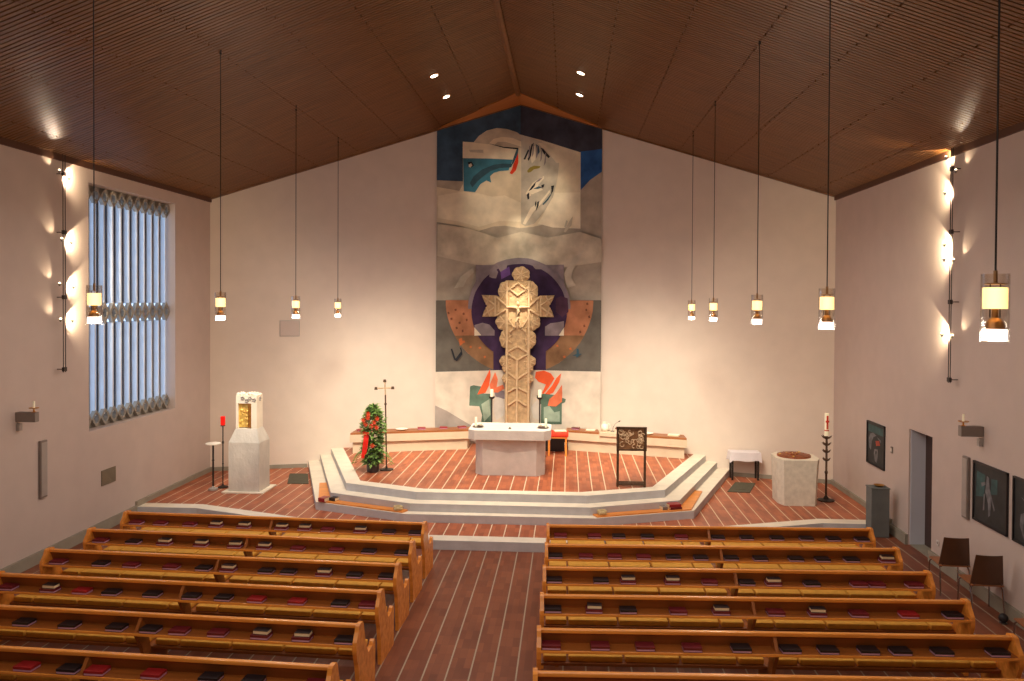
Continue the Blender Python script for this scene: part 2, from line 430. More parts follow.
for sgn in (-1, 1):   # unseen stretch over and behind the gallery
    vs = [(0, YB, zceil(0)), (sgn*HW, YB, zceil(HW)), (sgn*HW, 0, zceil(HW)), (0, 0, zceil(0))]
    b.add(vs, [(0,1,2,3)], 'ceil')
structure(b.build('ceiling'))
# plain soffit boards in the fold of the back wall, ridge batten, eave boards
b = MB()
for sgn in (-1, 1):
    p = [(0, 19.45), (sgn*2.12, 20.04), (0, YA)]
    vs = [(x, y, zceil(x)-.012) for x, y in p] + [(x, y, zceil(x)+.03) for x, y in p]
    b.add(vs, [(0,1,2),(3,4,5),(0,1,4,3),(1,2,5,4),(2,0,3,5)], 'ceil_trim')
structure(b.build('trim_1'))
b = MB(); b.prism([(-.06, RIDGE-.05), (.0, RIDGE-.075), (.06, RIDGE-.05), (.06, RIDGE+.02), (-.06, RIDGE+.02)], YB, 19.6, 'ceil', axis='y')
structure(b.build('trim_2'))
for i, sgn in enumerate((-1, 1)):
    b = MB(); x0, x1 = sorted((sgn*HW, sgn*(HW-.04)))
    b.box(x0, x1, YB, YC, EAVE-.09, EAVE+.03, 'eave'); structure(b.build('trim_%d' % (3+i)))
b = MB()
for sgn in (-1, 1):   # thin cover strip along the gable
    p = [(0, YA-.045), (sgn*HW, YC-.045), (sgn*HW, YC+.01), (0, YA+.01)]
    vs = [(x, y, zceil(x)-.035) for x, y in p] + [(x, y, zceil(x)+.05) for x, y in p]
    b.add(vs, [(0,1,2,3),(4,5,6,7),(0,1,5,4),(1,2,6,5),(2,3,7,6),(3,0,4,7)], 'ceil')
structure(b.build('trim_5'))
# skirting
for sgn, nm in ((-1, 'left'), (1, 'right')):
    b = MB(); x0, x1 = sorted((sgn*HW, sgn*(HW-.05)))
    segs = [(YB, 15.18, NZ, .02)] if sgn < 0 else [(YB, DY0, NZ, .02), (DY1, 15.18, NZ, .02)]
    segs.append((15.18, YC, 0.0, .10))
    for a, c_, z0, z1 in segs: b.box(x0, x1, a, c_, z0, z1, 'base')
    structure(b.build('baseboard_' + nm))
b = MB()
for sgn in (-1, 1):
    p = [(sgn*5.1, yback(5.1)-.03), (sgn*HW, YC-.03), (sgn*HW, YC+.01), (sgn*5.1, yback(5.1)+.01)]
    vs = [(x, y, 0) for x, y in p] + [(x, y, .09) for x, y in p]
    b.add(vs, [(0,1,2,3),(4,5,6,7),(0,1,5,4),(1,2,6,5),(2,3,7,6),(3,0,4,7)], 'base')
structure(b.build('baseboard_back'))

# altar platform: three stone steps and a tiled top
def full(h, eps=.0): 
    r = [h[0], h[1], (h[2][0], yback(h[2][0])+.02)]
    return [(-x, y) for x, y in reversed(r)] + r
L1 = full([(1.76, 14.57), (3.65, 15.28), (5.08, 19.2)])
L2 = full([(1.68, 14.76), (3.40, 15.45), (4.81, 19.2)])
L3 = full([(1.62, 15.05), (3.15, 15.66), (4.56, 19.3)])
L4 = full([(1.52, 15.33), (2.93, 15.90), (4.28, 19.4)])
pf = structure(bpy.data.objects.new('altar_platform', None)); COL.objects.link(pf)
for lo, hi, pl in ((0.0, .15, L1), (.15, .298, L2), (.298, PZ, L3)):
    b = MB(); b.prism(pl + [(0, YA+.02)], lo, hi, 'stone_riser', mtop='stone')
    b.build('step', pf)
b = MB(); b.prism(L4 + [(0, YA+.01)], PZ-.03, PZ+.002, 'floor'); b.build('tiled_top', pf)

# small fittings built into the walls
def wbox(name, sgn, y0, y1, z0, z1, th, m, label, cat, group=None):
    b = MB(); x0, x1 = sorted((sgn*HW, sgn*(HW-th))); b.bbox(x0, x1, y0, y1, z0, z1, m, b=min(.01, th*.3))
    return tag(b.build(name), label, cat, group)
# ------------------------------------------------------------------ pews
PL = 4.9; TILT = math.radians(2.5)
def make_pew(label):
    t = thing('church_pew', label, 'pew', group='pews facing the altar')
    h = PL/2
    b = MB(); b.bbox(-h+.02, h-.02, -.022, .036, .814, .854, 'pew', b=.011, seg=3); b.build('top_rail', t, smooth=True)
    b = MB()
    vs = [(-h+.03, .0, .81), (h-.03, .0, .81), (h-.03, .08, .63), (-h+.03, .08, .63), (-h+.03, .03, .81), (h-.03, .03, .81), (h-.03, .11, .63), (-h+.03, .11, .63)]
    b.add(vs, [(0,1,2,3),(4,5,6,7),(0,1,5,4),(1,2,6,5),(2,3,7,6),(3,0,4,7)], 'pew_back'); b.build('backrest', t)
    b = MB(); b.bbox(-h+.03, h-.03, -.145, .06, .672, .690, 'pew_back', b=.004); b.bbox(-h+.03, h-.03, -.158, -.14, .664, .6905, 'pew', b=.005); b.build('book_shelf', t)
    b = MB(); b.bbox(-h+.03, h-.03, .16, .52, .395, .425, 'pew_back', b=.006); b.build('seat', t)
    xs = [-h+.06, -h+.33] + [-h+.33+.6*i for i in (1, 2, 3)] + [-.03]
    xs2 = [-x for x in reversed(xs)]
    for L in (xs, xs2):
        for a, c in zip(L, L[1:]):
            b = MB(); b.bbox(a+.012, c-.012, .19, .50, .427, .490, 'cushion', b=.018); b.build('seat_cushion', t)
    prof = [(-.03, 0), (.52, 0), (.535, .03), (.535, .44), (.52, .485), (.485, .50), (.45, .485), (.43, .45), (.27, .44), (.17, .60), (.10, .82), (.075, .858), (.03, .868), (-.03, .868), (-.06, .856), (-.085, .80), (-.15, .72), (-.155, .68), (-.15, .60), (-.09, .45), (-.05, .25)]
    for s in (-1, 1):
        b = MB(); x0, x1 = sorted((s*h, s*(h-.045))); b.prism(prof, x0, x1, 'pew', axis='x'); b.build('end_panel', t)
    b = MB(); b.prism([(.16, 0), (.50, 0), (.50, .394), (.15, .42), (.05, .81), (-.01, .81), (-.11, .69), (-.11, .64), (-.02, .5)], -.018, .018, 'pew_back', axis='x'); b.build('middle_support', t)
    b = MB(); b.bbox(-h+.12, h-.12, -.01, .13, .11, .15, 'kneel', b=.015)
    k = b.build('kneeler', t)
    for x in (-h+.2, h-.2):
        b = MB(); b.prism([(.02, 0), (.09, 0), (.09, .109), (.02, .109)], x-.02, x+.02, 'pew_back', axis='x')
        b.build('kneeler_bracket', k)
    return t
def pew_pose(side, row):
    y0 = (12.15 - .97*row) if side > 0 else (12.09 - .966*row)
    return ((3.385 if side > 0 else -3.355), y0 + math.tan(TILT)*2.45, NZ), TILT*side
FROM = ['front pew', 'second pew from the front', 'third pew from the front', 'fourth pew from the front', 'fifth pew from the front', 'sixth pew from the front']
pew0 = None; pews = {}
for side in (1, -1):
    for row in range(6):
        lab = 'long orange-brown wooden pew, %s in the %s block' % (FROM[row], 'right' if side > 0 else 'left')
        loc, rz = pew_pose(side, row)
        if pew0 is None:
            pew0 = make_pew(lab); pew0.location = loc; pew0.rotation_euler = (0, 0, rz); pews[(side, row)] = pew0
        else: pews[(side, row)] = dup(pew0, loc, rz, lab)

# hymn books on the pew shelves: offset from pew centre, cover (m maroon, k black, r red, c = maroon with a cream-edged book on top)
BOOKS={(1,0):[(-2.24,'m'),(-1.73,'m'),(-1.36,'k'),(-0.93,'k'),(-0.42,'m'),(0.13,'k'),(0.56,'k'),(1.01,'k'),(1.45,'k'),(1.85,'k'),(2.27,'k')],(1,1):[(-2.32,'k'),(-1.88,'m'),(-1.48,'m'),(-1.08,'m'),(-0.67,'k'),(-0.29,'k'),(0.1,'k'),(0.53,'k'),(1.02,'k'),(1.38,'k'),(1.78,'k'),(2.26,'c')],(1,2):[(-2.32,'k'),(-1.71,'k'),(-1.37,'c'),(-0.81,'c'),(-0.34,'m'),(0.1,'k'),(0.46,'c'),(0.94,'k'),(1.53,'m'),(1.75,'m'),(2.22,'m')],(1,3):[(-2.34,'k'),(-1.83,'c'),(-1.44,'k'),(-0.87,'m'),(-0.38,'c'),(0.24,'m'),(0.71,'c'),(1.18,'m'),(1.74,'r'),(2.24,'k')],(1,4):[(-2.36,'m'),(-1.8,'m'),(-1.34,'m'),(-0.86,'m'),(-0.36,'k'),(0.14,'k'),(0.52,'k'),(0.93,'k'),(1.25,'k'),(1.67,'k'),(2.23,'k')],(-1,0):[(2.35,'k'),(1.89,'k'),(1.44,'c'),(0.92,'m'),(0.55,'c'),(0.18,'c'),(-0.43,'c'),(-0.89,'c'),(-1.32,'m'),(-1.81,'m'),(-2.21,'m')],(-1,1):[(2.4,'k'),(1.82,'k'),(1.35,'m'),(0.78,'m'),(0.28,'c'),(-0.16,'c'),(-0.67,'c'),(-1.23,'c'),(-1.71,'k'),(-2.22,'m')],(-1,2):[(2.35,'k'),(1.88,'k'),(1.47,'c'),(0.99,'k'),(0.69,'k'),(0.17,'c'),(-0.17,'k'),(-0.62,'m'),(-1.18,'m'),(-1.62,'k'),(-2.23,'m')],(-1,3):[(2.31,'m'),(1.97,'k'),(1.45,'r'),(0.95,'r'),(0.54,'k'),(0.14,'k'),(-0.36,'k'),(-0.88,'k'),(-1.26,'r'),(-1.68,'c'),(-2.24,'m')],(-1,4):[(2.33,'k'),(1.84,'c'),(1.39,'c'),(0.91,'m'),(0.48,'m'),(0.15,'k'),(-0.24,'k'),(-0.78,'k'),(-1.32,'k')],(-1,5):[(2.36,'m'),(1.7,'k'),(1.28,'k'),(0.71,'r'),(0.14,'r'),(-0.14,'k'),(-0.58,'r')]}
def make_book(name, cov, page, w=.19, d=.14, h=.045, label='', cat='book', strip=None):
    b = MB()
    b.box(-w/2, w/2, -d/2, d/2, 0, .004, cov); b.box(-w/2, w/2, -d/2, d/2, h-.004, h, cov)
    b.box(-w/2, w/2, d/2-.005, d/2, .004, h-.004, cov)
    if strip: b.box(-w/2, w/2, -d/2, d/2, h*.5, h-.004, strip)
    o = b.build(name); tag(o, label, cat)
    p = MB(); p.box(-w/2+.003, w/2-.003, -d/2+.003, d/2-.005, .004, (h*.5 if strip else h-.004), page); p.build('pages', o)
    return o
BK = {'m': make_book('hymn_book', 'cov_m', 'pg_l', strip='cov_m'), 'k': make_book('hymn_book', 'cov_k', 'pg_l', strip='cov_k'),
      'r': make_book('hymn_book', 'cov_r', 'pg_l', strip='cov_r'), 'c': make_book('prayer_book', 'cov_k', 'pg_c', w=.165, d=.10, h=.04)}
USED = set()
def place_book(kind, loc, rz, label, group):
    o = BK[kind]
    if kind not in USED:
        USED.add(kind); o.location = loc; o.rotation_euler = (0, 0, rz); o['label'] = label; o['group'] = group
        return o
    return dup(o, loc, rz, label, group=group)
CN = {'m': 'maroon', 'k': 'black', 'r': 'bright red', 'c': 'maroon'}
for (side, row), lst in BOOKS.items():
    (px, py, pz), rz = pew_pose(side, row)
    sd = 'right' if side > 0 else 'left'
    for i, (t, kind) in enumerate(lst):
        t = max(-2.30, min(2.30, t))
        if abs(t) < .125: t = .13 if t >= 0 else -.13
        jit = random.uniform(-.06, .06)
        ly = -.072 + random.uniform(-.005, .005)
        X = px + t*math.cos(rz) - ly*math.sin(rz); Y = py + t*math.sin(rz) + ly*math.cos(rz)
        place = '%s from the aisle on the %s, %s block' % (ORD[i], ['front pew', 'second pew', 'third pew', 'fourth pew', 'fifth pew', 'sixth pew'][row], sd)
        place_book('m' if kind == 'c' else kind, (X, Y, pz+.6915), rz + jit*.4, '%s hymn book%s, %s' % (CN[kind], ' under another' if kind == 'c' else '', place), 'hymn books on the pew shelves')
        if kind == 'c':
            place_book('c', (X + .006, Y + .005, pz+.737), rz + jit, 'cream-edged prayer book on top, %s' % place, 'prayer books lying on hymn books')

# ------------------------------------------------------------------ mural on the folded wall
MURAL=[
('grey',[(-2.24,7.13),(2.31,7.11),(2.34,4.01),(-2.23,3.98)]),
('blue',[(1.52,7.85),(2.31,7.9),(2.31,7.45),(2.1,7.34),(1.78,7.13),(1.54,6.88)]),
('grey',[(1.54,6.88),(1.78,7.13),(2.1,7.34),(2.31,7.45),(2.33,5.62),(1.55,5.64)]),
('cream',[(-1.17,8.13),(-1.04,8.3),(-0.85,8.44),(-0.6,8.52),(-0.37,8.5),(0.51,8.22),(1.54,7.83),(1.55,5.92),(1.03,6.01),(0.68,6.07),(0.34,6.0),(-0.0,5.98),(-0.38,6.03),(-0.68,6.0),(-1.03,5.88),(-1.5,6.0),(-2.24,6.1),(-2.24,6.99),(-1.52,6.88),(-1.43,7.06),(-1.44,8.13)]),
('white',[(-2.04,6.74),(-1.43,6.87),(-1.01,6.83),(-0.71,6.76),(-0.39,6.81),(0.02,6.63),(0.02,6.14),(-0.51,6.15),(-1.03,5.98),(-1.5,6.1),(-2.04,6.18)]),
('white',[(0.89,6.85),(1.53,6.83),(1.54,5.92),(0.85,5.97),(0.47,6.08),(0.6,6.3)]),
('palegrey',[(-1.18,8.12),(-1.04,8.3),(-0.82,8.44),(-0.57,8.52),(-0.35,8.51),(-0.09,8.44),(0.03,8.35),(0.03,8.05),(-0.42,8.07),(-0.86,8.1)]),
('white',[(-0.81,8.1),(-0.68,8.24),(-0.46,8.3),(-0.2,8.29),(0.03,8.2),(0.03,8.07),(-0.38,8.18),(-0.57,8.17),(-0.68,8.06)]),
('white',[(-1.44,8.13),(-0.84,8.1),(-0.05,8.03),(-0.14,7.87),(-0.19,7.73),(-1.44,7.71)]),
('palegrey',[(-1.28,7.93),(-0.93,7.95),(-0.93,7.87),(-1.26,7.87)]),
('teal',[(-1.43,7.71),(-0.84,7.73),(-0.19,7.73),(-0.23,7.62),(-0.3,7.45),(-0.53,7.42),(-0.67,7.37),(-0.76,7.28),(-0.73,7.12),(-0.85,7.17),(-1.0,7.07),(-1.13,6.86),(-1.41,6.88)]),
('darkteal',[(-1.26,7.09),(-1.17,7.26),(-0.97,7.44),(-0.67,7.58),(-0.45,7.62),(-0.2,7.62),(-0.23,7.53),(-0.53,7.5),(-0.75,7.41),(-0.93,7.27),(-1.07,7.14),(-1.2,6.98)]),
('black',[(-1.32,7.61),(-1.22,7.63),(-1.16,7.54),(-1.22,7.49),(-1.28,7.51)]),
('white',[(-1.29,7.56),(-1.23,7.59),(-1.2,7.54),(-1.25,7.48),(-1.29,7.5)]),
('black',[(-0.84,8.12),(-0.42,8.05),(-0.05,8.04),(-0.05,7.99),(-0.1,8.0),(-0.42,8.02)]),
('darkteal',[(-0.1,7.99),(-0.05,8.03),(-0.07,7.86),(-0.19,7.61),(-0.22,7.62),(-0.16,7.82)]),
('red',[(-0.06,7.91),(-0.05,7.67),(-0.11,7.46),(-0.21,7.35),(-0.27,7.38),(-0.21,7.49),(-0.17,7.63),(-0.11,7.77)]),
('lightgrey',[(0.02,8.38),(0.32,8.26),(0.59,8.14),(0.88,7.9),(1.0,7.58),(0.96,7.18),(0.85,6.74),(0.6,6.34),(0.37,6.08),(0.14,6.02),(0.03,6.09)]),
('cream',[(0.45,8.13),(0.59,8.14),(0.88,7.9),(1.02,7.6),(0.93,7.6),(0.73,7.86)]),
('palegrey',[(0.11,7.72),(0.29,8.14),(0.41,8.15),(0.64,7.93),(0.82,7.74),(0.55,7.72),(0.34,7.64)]),
('black',[(0.29,8.11),(0.35,8.15),(0.32,7.91),(0.22,7.69),(0.19,7.74)]),
('black',[(0.08,7.74),(0.2,7.99),(0.23,7.96),(0.13,7.73)]),
('darkteal',[(0.4,8.11),(0.48,8.06),(0.5,7.9),(0.45,7.83)]),
('black',[(0.52,8.01),(0.59,7.98),(0.77,7.77),(0.73,7.73),(0.61,7.85)]),
('white',[(0.32,8.07),(0.39,8.06),(0.4,7.72),(0.3,7.62),(0.27,7.75)]),
('mauvegrey',[(0.23,8.07),(0.26,8.08),(0.24,7.82),(0.2,7.74)]),
('mauvegrey',[(0.33,8.11),(0.36,8.12),(0.34,7.86),(0.3,7.78)]),
('mauvegrey',[(0.43,8.06),(0.46,8.07),(0.45,7.81),(0.4,7.72)]),
('mauvegrey',[(0.55,7.97),(0.57,7.98),(0.56,7.72),(0.51,7.64)]),
('mauvegrey',[(0.65,7.87),(0.67,7.87),(0.66,7.62),(0.61,7.53)]),
('olive',[(0.18,7.44),(0.25,7.52),(0.36,7.56),(0.53,7.54),(0.5,7.49),(0.36,7.47),(0.27,7.4),(0.2,7.39)]),
('white',[(0.14,6.86),(0.32,7.12),(0.62,7.29),(0.62,7.22),(0.46,7.05),(0.6,6.93),(0.37,6.85),(0.21,6.76)]),
('black',[(0.22,6.92),(0.31,7.04),(0.41,7.15),(0.38,7.04),(0.3,6.95)]),
('darkteal',[(0.34,6.97),(0.48,7.03),(0.59,7.0),(0.46,6.96)]),
('mauvegrey',[(0.38,7.12),(0.5,7.22),(0.59,7.25),(0.5,7.16)]),
('black',[(0.55,7.05),(0.63,7.08),(0.61,7.0),(0.57,6.98)]),
('lightgrey',[(0.28,6.83),(0.55,6.84),(0.51,6.73),(0.32,6.69)]),
('black',[(0.17,6.83),(0.24,6.88),(0.24,6.72),(0.2,6.7)]),
('black',[(0.8,7.02),(0.88,7.03),(0.85,6.88),(0.8,6.81),(0.81,6.92)]),
('darkteal',[(0.77,6.79),(0.83,6.84),(0.73,6.67),(0.6,6.54),(0.58,6.57),(0.69,6.68)]),
('white',[(0.76,6.92),(0.78,6.87),(0.55,6.57),(0.37,6.4),(0.14,6.06),(0.07,6.09),(0.28,6.49),(0.51,6.62)]),
('black',[(0.39,6.61),(0.42,6.67),(0.43,6.57),(0.39,6.49)]),
('black',[(0.45,6.63),(0.5,6.65),(0.48,6.52),(0.41,6.39),(0.43,6.51)]),
('lightgrey',[(1.31,6.18),(1.36,6.23),(1.32,6.01),(1.17,5.83),(1.13,5.86)]),
('lightgrey',[(1.19,6.14),(1.23,6.12),(1.18,5.94),(1.14,5.97)]),
('palegrey',[(-2.04,6.03),(-1.26,5.93),(-0.56,5.71),(0.03,5.88),(0.73,5.71),(1.54,5.84),(2.11,5.63),(2.11,5.08),(1.04,4.94),(0.03,5.11),(-1.0,4.99),(-2.04,5.22)]),
('lightgrey',[(-1.63,4.41),(-1.47,4.71),(-1.18,4.93),(-1.14,4.83),(-1.32,4.64),(-1.4,4.45)]),
('lightgrey',[(1.14,4.8),(1.36,5.17),(1.65,5.39),(1.54,5.17),(1.36,4.87),(1.33,4.69),(1.44,4.5),(1.22,4.43)]),
('darkgrey',[(-2.23,4.1),(2.34,4.13),(2.35,2.36),(-2.22,2.3)]),
('mauvegrey',[(-1.1,5.01),(1.14,5.02),(1.15,4.1),(-1.1,4.09)]),
('copper',[(1.88,4.12),(1.87,3.98),(1.86,3.84),(1.83,3.69),(1.79,3.56),(1.74,3.42),(1.68,3.29),(1.61,3.16),(1.53,3.03),(1.45,2.92),(1.35,2.81),(1.24,2.71),(1.13,2.61),(1.01,2.52),(0.88,2.45),(0.74,2.38),(0.6,2.33),(0.46,2.28),(0.31,2.25),(0.16,2.22),(0.01,2.21),(-0.14,2.22),(-0.28,2.24),(-0.42,2.27),(-0.57,2.31),(-0.7,2.37),(-0.83,2.43),(-0.96,2.5),(-1.08,2.59),(-1.19,2.68),(-1.3,2.78),(-1.4,2.89),(-1.49,3.01),(-1.56,3.13),(-1.63,3.26),(-1.69,3.39),(-1.74,3.53),(-1.78,3.67),(-1.81,3.81),(-1.83,3.96),(-1.83,4.11)]),
('brown',[(1.66,3.24),(1.61,3.15),(1.55,3.05),(1.48,2.96),(1.41,2.88),(1.33,2.79),(1.25,2.72),(1.17,2.64),(1.08,2.58),(0.99,2.51),(0.89,2.45),(0.79,2.4),(0.68,2.36),(0.58,2.31),(0.47,2.28),(0.35,2.25),(0.24,2.23),(0.13,2.22),(0.01,2.21),(-0.1,2.21),(-0.21,2.23),(-0.32,2.25),(-0.43,2.27),(-0.54,2.3),(-0.64,2.34),(-0.74,2.38),(-0.84,2.43),(-0.94,2.49),(-1.03,2.55),(-1.12,2.62),(-1.21,2.69),(-1.28,2.77),(-1.36,2.85),(-1.43,2.93),(-1.5,3.02),(-1.56,3.12),(-1.61,3.21)]),
('copper2',[(-1.51,3.13),(-1.43,3.15),(-1.41,3.01),(-1.48,2.95)]),
('copperdark',[(-1.79,3.81),(-1.75,3.82),(-1.73,3.77),(-1.78,3.75)]),
('copperdark',[(-1.72,3.66),(-1.67,3.67),(-1.66,3.62),(-1.71,3.6)]),
('copperdark',[(-1.62,3.88),(-1.57,3.9),(-1.56,3.85),(-1.61,3.83)]),
('copperdark',[(-1.42,3.78),(-1.38,3.8),(-1.36,3.75),(-1.41,3.73)]),
('copperdark',[(-1.52,3.55),(-1.47,3.57),(-1.46,3.52),(-1.51,3.5)]),
('copperdark',[(-1.34,3.63),(-1.3,3.65),(-1.29,3.59),(-1.33,3.57)]),
('copperdark',[(-1.59,3.43),(-1.55,3.44),(-1.53,3.39),(-1.58,3.37)]),
('copperdark',[(-1.44,3.35),(-1.4,3.37),(-1.39,3.31),(-1.43,3.29)]),
('copperdark',[(1.68,3.9),(1.72,3.92),(1.73,3.87),(1.69,3.85)]),
('copperdark',[(1.75,3.73),(1.79,3.75),(1.81,3.69),(1.76,3.67)]),
('copperdark',[(1.63,3.5),(1.67,3.52),(1.69,3.46),(1.64,3.45)]),
('copperdark',[(1.53,3.35),(1.57,3.37),(1.59,3.31),(1.54,3.29)]),
('copperdark',[(1.7,4.06),(1.74,4.07),(1.76,4.02),(1.71,4.0)]),
('copper2',[(-1.24,2.94),(-1.2,2.96),(-1.18,2.91),(-1.23,2.89)]),
('copper2',[(-1.02,2.91),(-0.97,2.93),(-0.95,2.88),(-1.0,2.87)]),
('copper2',[(-1.42,3.07),(-1.37,3.09),(-1.35,3.04),(-1.4,3.02)]),
('copper2',[(-0.89,2.68),(-0.85,2.7),(-0.83,2.65),(-0.88,2.63)]),
('copper2',[(0.95,2.98),(1.0,3.0),(1.02,2.95),(0.97,2.94)]),
('copper2',[(1.28,2.91),(1.33,2.94),(1.35,2.88),(1.3,2.87)]),
('copper2',[(1.13,2.71),(1.18,2.73),(1.2,2.68),(1.15,2.66)]),
('purplegrey',[(-1.28,3.89),(-1.28,4.0),(-1.27,4.11),(-1.24,4.22),(-1.21,4.33),(-1.17,4.44),(-1.12,4.54),(-1.06,4.63),(-0.99,4.73),(-0.92,4.81),(-0.84,4.89),(-0.75,4.96),(-0.65,5.02),(-0.56,5.08),(-0.45,5.12),(-0.34,5.16),(-0.23,5.18),(-0.12,5.2),(-0.01,5.21),(0.11,5.2),(0.22,5.19),(0.34,5.16),(0.45,5.12),(0.55,5.08),(0.66,5.03),(0.75,4.96),(0.84,4.89),(0.93,4.82),(1.0,4.73),(1.07,4.64),(1.14,4.55),(1.19,4.45),(1.23,4.34),(1.27,4.24),(1.29,4.13),(1.31,4.01),(1.31,3.9)]),
('purple',[(1.22,3.84),(1.22,3.71),(1.2,3.59),(1.17,3.46),(1.12,3.35),(1.07,3.23),(1.0,3.12),(0.92,3.02),(0.83,2.93),(0.73,2.85),(0.62,2.78),(0.51,2.72),(0.39,2.67),(0.26,2.63),(0.14,2.6),(0.0,2.59),(-0.12,2.6),(-0.25,2.62),(-0.37,2.66),(-0.49,2.71),(-0.6,2.77),(-0.7,2.83),(-0.8,2.92),(-0.89,3.01),(-0.97,3.11),(-1.04,3.21),(-1.09,3.33),(-1.14,3.45),(-1.17,3.57),(-1.19,3.69),(-1.2,3.82),(-1.19,3.95),(-1.17,4.08),(-1.14,4.2),(-1.1,4.32),(-1.04,4.43),(-0.97,4.54),(-0.9,4.64),(-0.81,4.73),(-0.71,4.81),(-0.61,4.88),(-0.5,4.94),(-0.38,4.99),(-0.26,5.02),(-0.14,5.04),(-0.01,5.05),(0.12,5.05),(0.25,5.03),(0.38,4.99),(0.5,4.94),(0.61,4.88),(0.72,4.81),(0.82,4.73),(0.91,4.64),(0.99,4.54),(1.06,4.44),(1.12,4.33),(1.16,4.21),(1.2,4.09),(1.22,3.96)]),
('mauvegrey',[(-0.76,4.71),(-0.74,4.9),(-0.63,4.99),(-0.54,4.83),(-0.59,4.67),(-0.69,4.68)]),
('mauvegrey',[(-0.58,5.02),(-0.31,5.03),(-0.33,4.91),(-0.48,4.84),(-0.54,4.94)]),
('mauvegrey',[(0.32,5.02),(0.63,5.01),(0.56,4.91),(0.42,4.91)]),
('purplelight',[(-0.48,4.84),(-0.26,4.98),(-0.23,4.77),(-0.46,4.65)]),
('purple2',[(0.94,4.16),(1.07,4.23),(1.24,4.17),(1.26,3.83),(1.11,3.69),(0.94,3.83)]),
('purple',[(-0.65,3.35),(0.69,3.36),(0.7,1.56),(0.58,0.94),(-0.53,0.92),(-0.64,1.54)]),
('mauvegrey',[(-1.12,3.48),(-0.92,3.54),(-0.75,3.49),(-0.62,3.34),(-0.62,3.21),(-1.12,3.21)]),
('mauvegrey',[(0.67,3.45),(0.81,3.54),(0.98,3.56),(1.15,3.6),(1.15,3.23),(0.67,3.22)]),
('white',[(-1.12,3.42),(-0.95,3.22),(-1.12,3.21)]),
('white',[(1.15,3.43),(1.02,3.23),(1.15,3.23)]),
('black',[(-1.7,2.88),(-1.66,2.88),(-1.58,2.63),(-1.45,2.81),(-1.48,2.92),(-1.44,2.9),(-1.41,2.74),(-1.55,2.57),(-1.62,2.61)]),
('darkteal',[(1.47,2.91),(1.52,2.91),(1.53,2.78),(1.61,2.79),(1.53,2.73),(1.48,2.68),(1.45,2.73),(1.36,2.73),(1.47,2.78)]),
('cream2',[(-2.22,2.3),(2.35,2.36),(2.36,0.65),(-2.21,0.57)]),
('greydark2',[(-2.22,1.53),(-1.8,1.32),(-1.43,1.08),(-1.08,0.86),(-1.08,0.27),(-2.21,0.31)]),  # shadow falling across the mural foot, laid in as grey paint
('green',[(-1.22,1.92),(-1.14,1.95),(-0.93,1.91),(-0.88,1.73),(-0.68,1.72),(-0.67,0.95),(-0.95,0.96),(-0.92,1.18),(-0.99,1.41),(-1.24,1.43)]),
('palegreen',[(-0.94,1.46),(-0.74,1.59),(-0.71,1.18),(-0.87,1.01)]),
('green',[(0.46,1.68),(0.65,1.74),(0.92,1.72),(1.21,1.63),(1.19,1.55),(1.11,1.51),(1.11,0.99),(0.58,0.95),(0.56,1.53)]),
('palegreen',[(0.65,1.4),(0.79,1.44),(0.92,1.28),(1.06,1.32),(1.06,1.05),(0.65,1.03)]),
('palewhite',[(-0.61,1.62),(-0.44,1.68),(-0.36,1.44),(-0.36,1.17),(-0.57,1.04),(-0.64,1.31)]),
('palewhite',[(0.32,1.38),(0.48,1.59),(0.58,1.46),(0.57,1.05),(0.38,1.11)]),
('purplegrey',[(-0.63,1.86),(-0.36,1.78),(-0.36,1.58),(-0.59,1.65)]),
('orange',[(-0.73,2.35),(-0.71,2.2),(-0.75,1.93),(-0.84,1.75),(-1.04,1.71)]),
('orange2',[(-0.6,2.28),(-0.53,2.09),(-0.56,1.89),(-0.41,1.95),(-0.36,1.85),(-0.53,1.75),(-0.69,1.76),(-0.74,1.95)]),
('orange',[(0.44,2.29),(0.65,2.33),(0.82,2.27),(0.92,2.14),(0.78,1.92),(0.65,1.74),(0.6,1.75),(0.7,1.98),(0.51,2.04),(0.42,2.14)]),
('orange',[(1.09,2.28),(1.04,2.06),(0.89,1.78),(0.79,1.73),(0.68,1.74),(0.85,1.95),(0.97,2.16)]),
('orange2',[(1.11,1.99),(1.12,1.76),(1.11,1.56),(0.96,1.43),(0.75,1.44),(0.79,1.61),(0.95,1.75)]),
]
MC = {'grey': ((168, 156, 140), .08), 'blue': ((46, 86, 140), .2), 'cream': ((214, 198, 170), .05), 'white': ((226, 212, 186), .05), 'palegrey': ((190, 178, 158), .1),
      'teal': ((66, 120, 140), .12), 'darkteal': ((56, 84, 98), .15), 'black': ((38, 40, 46), .2), 'red': ((206, 62, 36), .12), 'lightgrey': ((186, 176, 158), .1),
      'olive': ((140, 126, 60), .15), 'darkgrey': ((98, 92, 84), .1), 'mauvegrey': ((136, 124, 128), .14), 'copper': ((172, 116, 84), .14), 'brown': ((130, 98, 70), .16),
      'copper2': ((190, 104, 60), .12), 'copperdark': ((116, 72, 52), .15), 'purplegrey': ((132, 120, 126), .12), 'purple': ((62, 44, 72), .18), 'purplelight': ((104, 72, 132), .2),
      'purple2': ((78, 52, 70), .15), 'cream2': ((208, 196, 180), .05), 'greydark2': ((160, 148, 140), .06), 'green': ((92, 116, 100), .2), 'palegreen': ((150, 168, 150), .15),
      'palewhite': ((206, 200, 192), .06), 'orange': ((232, 96, 54), .08), 'orange2': ((224, 120, 84), .1), 'navy': ((58, 80, 100), .2), 'night': ((58, 58, 68), .2), 'edge': ((96, 86, 78), .1)}
for k_, (c_, v_) in MC.items(): M['paint_'+k_] = mat('mural_paint_'+k_, c_, rough=0.8, var=v_*1.9, scale=2.6, tint=tuple(min(255, int(q*1.06)) for q in c_), spec=0.2, bump=0.05)
